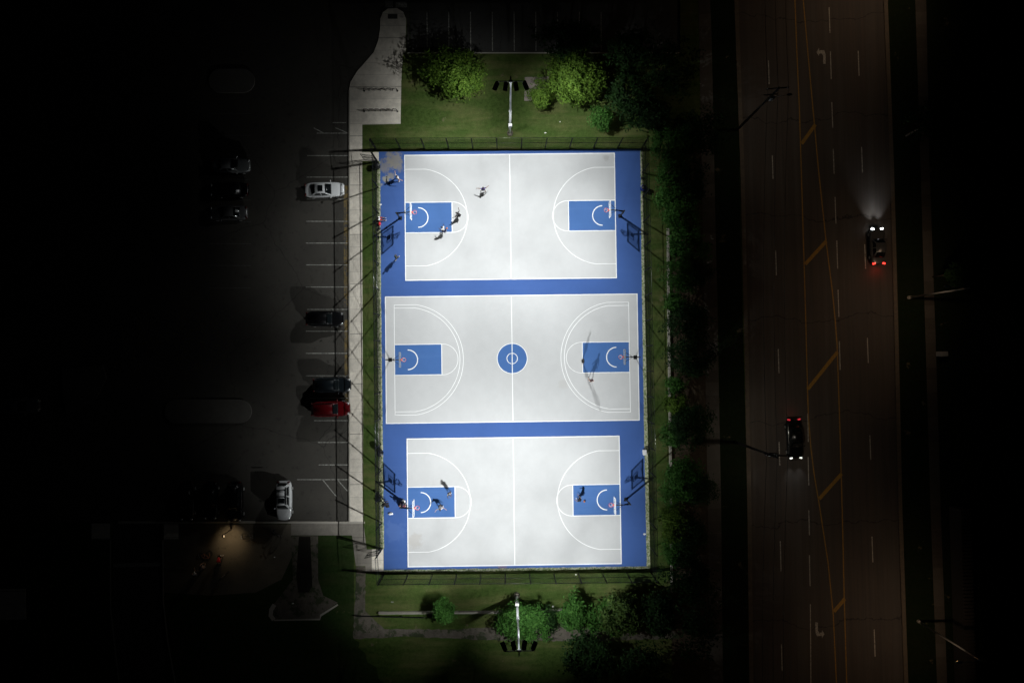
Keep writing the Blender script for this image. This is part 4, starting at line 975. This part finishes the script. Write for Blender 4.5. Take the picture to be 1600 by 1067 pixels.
person(311, 892, 60, 'dribble', cloth('pale_grey_cotton', (.5, .52, .55)), cG, 'person in a pale grey top at the lower left edge of the courtyard lamplight', skin=0, z=.01)
# the ball on the north court
def basketball(px, py, z, label):
    p = W(px, py, z); bm = bmesh.new(); ball(bm, (0, 0, 0), (.12, .12, .12), 16, 12)
    for rt in (Matrix.Identity(3), Matrix.Rotation(PI / 2, 3, 'X'), Matrix.Rotation(PI / 2, 3, 'Y')): torus(bm, (0, 0, 0), .119, .004, 20, 4, rt)
    o = obj('basketball', bm, mat('orange_leather', (.5, .15, .04), .6), None, True); o.location = (p.x, p.y, z); tag(o, label, 'ball', 'basketballs')
basketball(698, 357, .5, 'orange ball beside the navy shorts at the north court key')
basketball(913, 783, .14, 'orange ball on the blue key by the person in black on the south court')

# ---------------------------------------------------------------- bins, bags, bicycles
def bin_(px, py, body, lid, label, bagm=None, r=.32):
    p = W(px, py); t = thing('litter_bin', label, 'litter bin', (p.x, p.y, .02), 0, 'litter bins along the court edges')
    bm = bmesh.new(); tube(bm, (0, 0, 0), (0, 0, .85), r * .85, r, 20); 
    for a in range(12): box(bm, (math.cos(a * PI / 6) * r * .95, math.sin(a * PI / 6) * r * .95, .43), (.03, .05, .8), a * PI / 6)
    obj('barrel', bm, body, t, True)
    bm = bmesh.new(); tube(bm, (0, 0, .85), (0, 0, .93), r * 1.08, r * 1.0, 20); tube(bm, (0, 0, .93), (0, 0, 1.0), r * .75, r * .4, 20); obj('lid', bm, lid, t, True)
    bm = bmesh.new(); torus(bm, (0, 0, .88), r * 1.08, .02, 20, 6); obj('collar', bm, bagm or lid, t, True)
bin_(590.5, 261, BLACKMETAL, BLACKMETAL, 'round black litter bin by the landing in the north-west corner', r=.36)
bin_(595.5, 707, BLACKMETAL, BLACKMETAL, 'round black litter bin at the west fence above the south court', r=.34)
bin_(1004, 296, mat('dark_blue_plastic', (.02, .03, .16), .5), BLACKMETAL, 'round bin with black lid and blue sides at the east fence', mat('blue_plastic_bag', (.03, .05, .5), .4))
p = W(1006.5, 706); t = thing('cool_box', 'white cool box at the east fence above the south court hoop', 'cool box', (p.x, p.y, .02), R(3))
bm = bmesh.new(); box(bm, (0, 0, .2), (.42, .62, .38)); bmesh.ops.bevel(bm, geom=bm.edges[:], offset=.03, segments=2, affect='EDGES'); obj('tub', bm, WHITE, t)
bm = bmesh.new(); box(bm, (0, 0, .42), (.45, .65, .07)); bmesh.ops.bevel(bm, geom=bm.edges[:], offset=.02, segments=2, affect='EDGES'); obj('lid', bm, mat('white_plastic_lid', (.7, .7, .72), .4), t)
bm = bmesh.new(); tube(bm, (.27, -.2, .3), (.27, .2, .3), .015); obj('handle', bm, GREYSTEEL, t)
def bag(px, py, m, label, s=(.3, .2, .22), cat='bag', rz=0):
    p = W(px, py); rnd = random.Random(int(px)); bm = bmesh.new(); bmesh.ops.create_icosphere(bm, subdivisions=3, radius=1)
    for v in bm.verts:
        n = v.co.copy(); k = 1 + .13 * math.sin(n.x * 5 + n.y * 3) + rnd.uniform(-.04, .04); v.co = Vector((n.x * s[0] * k, n.y * s[1] * k, max(0, (n.z * .8 + .6) * s[2] * (1 + .4 * (n.z > .8)))))
    t = thing(cat.replace(' ', '_'), label, cat, (p.x, p.y, .03), rz); obj('sack', bm, m, t, True)
    bm = bmesh.new(); torus(bm, (0, 0, s[2] * 1.1), .09, .015, 14, 5, Matrix.Rotation(PI / 2, 3, 'X')); obj('handle', bm, m, t, True)
bag(611, 802, cW, 'crumpled white bag lying on the blue surround left of the south court', (.3, .16, .12))
bag(631, 782.5, cW, 'white bag on the ground against the pole of the south-west hoop', (.26, .2, .2))
bag(626, 787, cK, 'black backpack lying beside the south-west hoop pole', (.24, .3, .25), 'backpack')
bag(593.5, 350, cR, 'red bag on the weedy strip beside the seated person', (.18, .25, .2))
bag(593, 357, cK, 'small black bag below the red bag at the west fence', (.15, .22, .2))
bag(606, 790, cK, 'black bag next to the dark-clothed person at the west fence', (.25, .2, .2))
bag(1002.5, 279, cK, 'small black bag at the east fence above the blue-sided bin', (.12, .14, .2))
# scraps of litter
bm = bmesh.new()
rr = random.Random(5)
def scrap(px, py, s, m, label):
    p = W(px, py); bm = bmesh.new(); n = 9
    ring = [bm.verts.new((math.cos(2 * PI * i / n) * s * rr.uniform(.6, 1.2), math.sin(2 * PI * i / n) * s * .6 * rr.uniform(.6, 1.2), rr.uniform(.0, .03))) for i in range(n)]
    top = bm.verts.new((0, 0, .05)); bot = bm.verts.new((0, 0, -.005))
    for i in range(n): bm.faces.new((ring[i], ring[(i + 1) % n], top)); bm.faces.new((ring[(i + 1) % n], ring[i], bot))
    o = obj('litter_scrap', bm, m); o.location = (p.x, p.y, .035); tag(o, label, 'litter', 'scraps of litter')
scrap(1007, 834, .2, cW, 'white scrap on the blue surround at the lower right of the south court')
scrap(594.5, 320, .16, cW, 'white scrap above the seated person by the west fence')
scrap(594, 327, .18, cG, 'grey scrap just above the seated person')
scrap(852, 208, .14, cW, 'white scrap on the lawn right of the north floodlight pole')
scrap(875, 191, .12, cW, 'white scrap on the lawn left of the small round dark bush')
scrap(900, 897, .12, cW, 'white scrap on the grass beside the south fence')
scrap(864, 947, .14, cW, 'white scrap on the grass between two round bushes')
scrap(613, 940, .2, cG, 'pale stone on the lawn above the low south wall')
scrap(429, 870, .1, cW, 'tiny white scrap on the courtyard right of the lamplight')
scrap(458, 942, .14, cW, 'white scrap on the plaza below the mulch bed')

def bicycle(px, py, rz, lying, frame_m, label, z=0.01):
    p = W(px, py); t = thing('bicycle', label, 'bicycle', (p.x, p.y, z + (.12 if lying else 0)), rz)
    t.rotation_euler = (R(84) if lying else 0, 0, rz)
    for x in (-.52, .52):
        bm = bmesh.new(); torus(bm, (x, 0, .34), .33, .022, 24, 6, Matrix.Rotation(PI / 2, 3, 'X'))
        wl = obj('wheel', bm, RUBBER, t, True)
        bm = bmesh.new(); torus(bm, (x, 0, .34), .30, .010, 24, 4, Matrix.Rotation(PI / 2, 3, 'X'))
        for i in range(12): tube(bm, (x, 0, .34), (x + .3 * math.cos(i * PI / 6), 0, .34 + .3 * math.sin(i * PI / 6)), .003, seg=3)
        obj('rim', bm, CHROME, wl)
    bm = bmesh.new()
    for a, b in (((-.52, 0, .34), (-.08, 0, .32)), ((-.52, 0, .34), (-.2, 0, .78)), ((-.08, 0, .32), (-.22, 0, .86)), ((-.08, 0, .32), (.38, 0, .78)), ((-.2, 0, .78), (.36, 0, .84)), ((.52, 0, .34), (.36, 0, .92))): tube(bm, a, b, .02, seg=6)
    obj('frame', bm, frame_m, t, True)
    bm = bmesh.new(); tube(bm, (.34, -.28, .98), (.34, .28, .98), .014); tube(bm, (.36, 0, .9), (.34, 0, .98), .018); obj('handlebar', bm, BLACKMETAL, t, True)
    bm = bmesh.new(); ball(bm, (-.24, 0, .9), (.14, .07, .035)); obj('saddle', bm, RUBBER, t, True)
    return t
bicycle(321, 861, R(10), True, mat('copper_frame_paint', (.6, .22, .1), .4), 'copper-coloured bicycle lying at the left edge of the courtyard lamplight')
bicycle(351, 898, R(40), False, mat('pale_frame_paint', (.6, .5, .45), .4), 'pale bicycle standing below the person in the red shirt')
bicycle(599, 777, R(-50), False, BLACKMETAL, 'black bicycle leaning at the west fence beside the south court', .012)
bicycle(388, 832, R(5), True, BLACKMETAL, 'black bicycle lying below the tall black car', .01)
bicycle(433, 832, R(-40), False, BLACKMETAL, 'black bicycle standing below the white sport utility car', .01)

# ---------------------------------------------------------------- courtyard lamp
def courtyard_lamp():
    p = W(349, 835, 2.3); t = thing('courtyard_lamp', 'small lit lamp post casting warm light over the lower left courtyard', 'lamp post', (p.x, p.y, 0))
    bm = bmesh.new(); tube(bm, (0, 0, 0), (0, 0, 2.4), .06, .045, 12); obj('post', bm, BLACKMETAL, t, True)
    bm = bmesh.new(); box(bm, (0, -.12, 2.45), (.24, .34, .08), rx=R(12)); bmesh.ops.bevel(bm, geom=bm.edges[:], offset=.03, segments=2, affect='EDGES'); hd = obj('lamp_head', bm, BLACKMETAL, t)
    bm = bmesh.new(); box(bm, (0, -.16, 2.385), (.22, .24, .012), rx=R(12)); obj('lens', bm, mat('warm_lit_lens', (1, .8, .5), .4, 0, (1, .72, .4), 8), hd)
    for e, sz, aim in ((95, 95, (0, -.42, -1)), (34, 140, (.05, -1.0, -.5))):
        ld = bpy.data.lights.new('lamp_light', 'SPOT'); ld.energy = e; ld.spot_size = R(sz); ld.spot_blend = .75; ld.shadow_soft_size = .06; ld.color = (1, .74, .44)
        lo = bpy.data.objects.new('lamp_light', ld); link(lo, t); lo.location = (0, -.2, 2.30); lo.rotation_euler = Vector(aim).to_track_quat('-Z', 'Y').to_euler()
courtyard_lamp()

# ---------------------------------------------------------------- street lamps and utility poles
def street_lamp(bx, by, ang, label, energy, H=11.0, arm=2.2, m=GALV):
    t = thing('street_lamp', label, 'street lamp', (bx, by, 0), ang, 'street lamps along the road')
    bm = bmesh.new(); tube(bm, (0, 0, 0), (0, 0, H), .12, .07, 12); obj('pole', bm, m, t, True)
    bm = bmesh.new(); tube(bm, (0, 0, 0), (0, 0, .3), .22, .18, 12); obj('base', bm, KERB, t)
    bm = bmesh.new(); tube(bm, (0, 0, H - .3), (arm * .5, 0, H + .15), .045); tube(bm, (arm * .5, 0, H + .15), (arm, 0, H + .2), .045, .035); obj('arm', bm, m, t, True)
    bm = bmesh.new(); ball(bm, (arm + .3, 0, H + .2), (.42, .16, .1), 14, 8); hd = obj('lamp_head', bm, GREYSTEEL, t, True)
    bm = bmesh.new(); ball(bm, (arm + .32, 0, H + .10), (.25, .12, .07), 12, 6); obj('lens', bm, mat('sodium_lens', (1, .6, .2), .3, 0, (1, .5, .18), 10), hd, True)
    ld = bpy.data.lights.new('lamp_light', 'SPOT'); ld.energy = energy; ld.spot_size = R(158); ld.spot_blend = .6; ld.shadow_soft_size = .15; ld.color = (1, .70, .46)
    lo = bpy.data.objects.new('lamp_light', ld); link(lo, t); lo.location = (arm + .35, 0, H - .05); lo.rotation_euler = Vector((.55, 0, -1)).to_track_quat('-Z', 'Y').to_euler()
    return t
p = W(1420, 465); street_lamp(p.x, p.y, R(176), 'galvanised street lamp on the verge across the road, level with the north and middle courts', 780)
p = W(1435, 970); street_lamp(p.x, p.y, R(180), 'galvanised street lamp on the verge across the road near the bottom right', 780)
p = W(1399, -40); street_lamp(p.x, p.y, R(180), 'street lamp just beyond the top edge on the far side of the road', 1050)
def utility_pole(px, py, ang, label, lamp):
    p = W(px, py); t = thing('utility_pole', label, 'utility pole', (p.x, p.y, 0), ang, 'wooden utility poles on the verge')
    H = 13.0
    bm = bmesh.new(); tube(bm, (0, 0, 0), (0, 0, H), .16, .11, 12); obj('pole', bm, WOODP, t, True)
    bm = bmesh.new(); box(bm, (0, .15, H - .5), (2.4, .1, .12)); box(bm, (0, .15, H - 2.2), (1.5, .1, .1)); obj('crossarm', bm, WOODP, t)
    for x in (-1.1, 0, 1.1):
        bm = bmesh.new(); tube(bm, (x, .15, H - .44), (x, .15, H - .25), .05, .03, 8); obj('insulator', bm, GREYSTEEL, t)
    bm = bmesh.new(); tube(bm, (.3, -.1, H - 3.2), (.3, -.1, H - 2.4), .2, .2, 12); obj('transformer', bm, GREYSTEEL, t)
    bm = bmesh.new(); tube(bm, (0, 0, 10.2), (1.7, 0, 10.8), .035); obj('lamp_arm', bm, GREYSTEEL, t, True)
    bm = bmesh.new(); ball(bm, (2.0, 0, 10.8), (.34, .14, .09), 12, 8); hd = obj('lamp_head', bm, BLACKMETAL, t, True)
    bm = bmesh.new(); ball(bm, (2.0, 0, 10.72), (.2, .1, .06), 12, 6); obj('lens', bm, mat('pale_lit_lens', (1, .9, .8), .3, 0, (1, .85, .68), 5), hd, True)
    ld = bpy.data.lights.new('lamp_light', 'SPOT'); ld.energy = lamp; ld.spot_size = R(150); ld.spot_blend = .8; ld.shadow_soft_size = .15; ld.color = (1, .9, .74)
    lo = bpy.data.objects.new('lamp_light', ld); link(lo, t); lo.location = (2.0, 0, 10.5); lo.rotation_euler = Vector((.25, 0, -1)).to_track_quat('-Z', 'Y').to_euler()
    return p
u1 = utility_pole(1152, 203, R(4), 'dark wooden utility pole beside the upper part of the road', 260); u2 = utility_pole(1150, 691, R(-3), 'dark wooden utility pole beside the lower part of the road, near the black car', 480)
WIREM = mat('black_cable', (.01, .01, .01), .6)
for x, lab in ((-1.1, 'overhead cable nearest the courts, strung between the two utility poles'), (0, 'middle overhead cable strung between the two utility poles'), (1.1, 'overhead cable nearest the road centre, strung between the two utility poles')):
    bm = bmesh.new(); dv = (u2 - u1); A = u1 - dv * .8; B = u2 + dv * 1.0
    ends = [A, u1, u2, B]
    for a, b in zip(ends, ends[1:]):
        q = None
        for i in range(17):
            f = i / 16; c = a.lerp(b, f); v = Vector((c.x + x, c.y + .15, 12.75 - 1.0 * 4 * f * (1 - f)))
            if q: tube(bm, q, v, .022, seg=4, caps=False)
            q = v
    tag(obj('overhead_cable', bm, WIREM), lab, 'cable', 'overhead cables along the road')
# long shed and cabinet beyond the road
a = W(1480, 790); b = W(1500, 1080)
t = thing('long_shed', 'long low shed with a ribbed roof beyond the far sidewalk at the lower right', 'shed', (0, 0, 0))
bm = bmesh.new(); pa = [W(1483, 790), W(1496, 790), W(1506, 1110), W(1493, 1110)]; slab(bm, [tuple(v[:2]) for v in pa], 0, 2.2); obj('wall', bm, mat('shed_wall', (.04, .035, .03), .8), t)
bm = bmesh.new()
for i in range(60):
    f = i / 59; l = pa[0].lerp(pa[3], f); r = pa[1].lerp(pa[2], f); c = (l + r) / 2; box(bm, (c.x, c.y, 2.26), ((r - l).length + .2, .26, .1), .0)
obj('roof', bm, mat('ribbed_roof', (.05, .04, .035), .7), t)
p = W(1468, 553); t = thing('utility_cabinet', 'small pale utility cabinet beside the far sidewalk across the road', 'cabinet', (p.x, p.y, 0))
bm = bmesh.new(); box(bm, (0, 0, .5), (.9, .6, 1.0)); bmesh.ops.bevel(bm, geom=bm.edges[:], offset=.04, segments=2, affect='EDGES'); obj('housing', bm, GREYSTEEL, t)
bm = bmesh.new(); box(bm, (0, -.31, .5), (.36, .02, .85)); box(bm, (.3, -.31, .5), (.2, .02, .85)); obj('door', bm, WHITE, t)
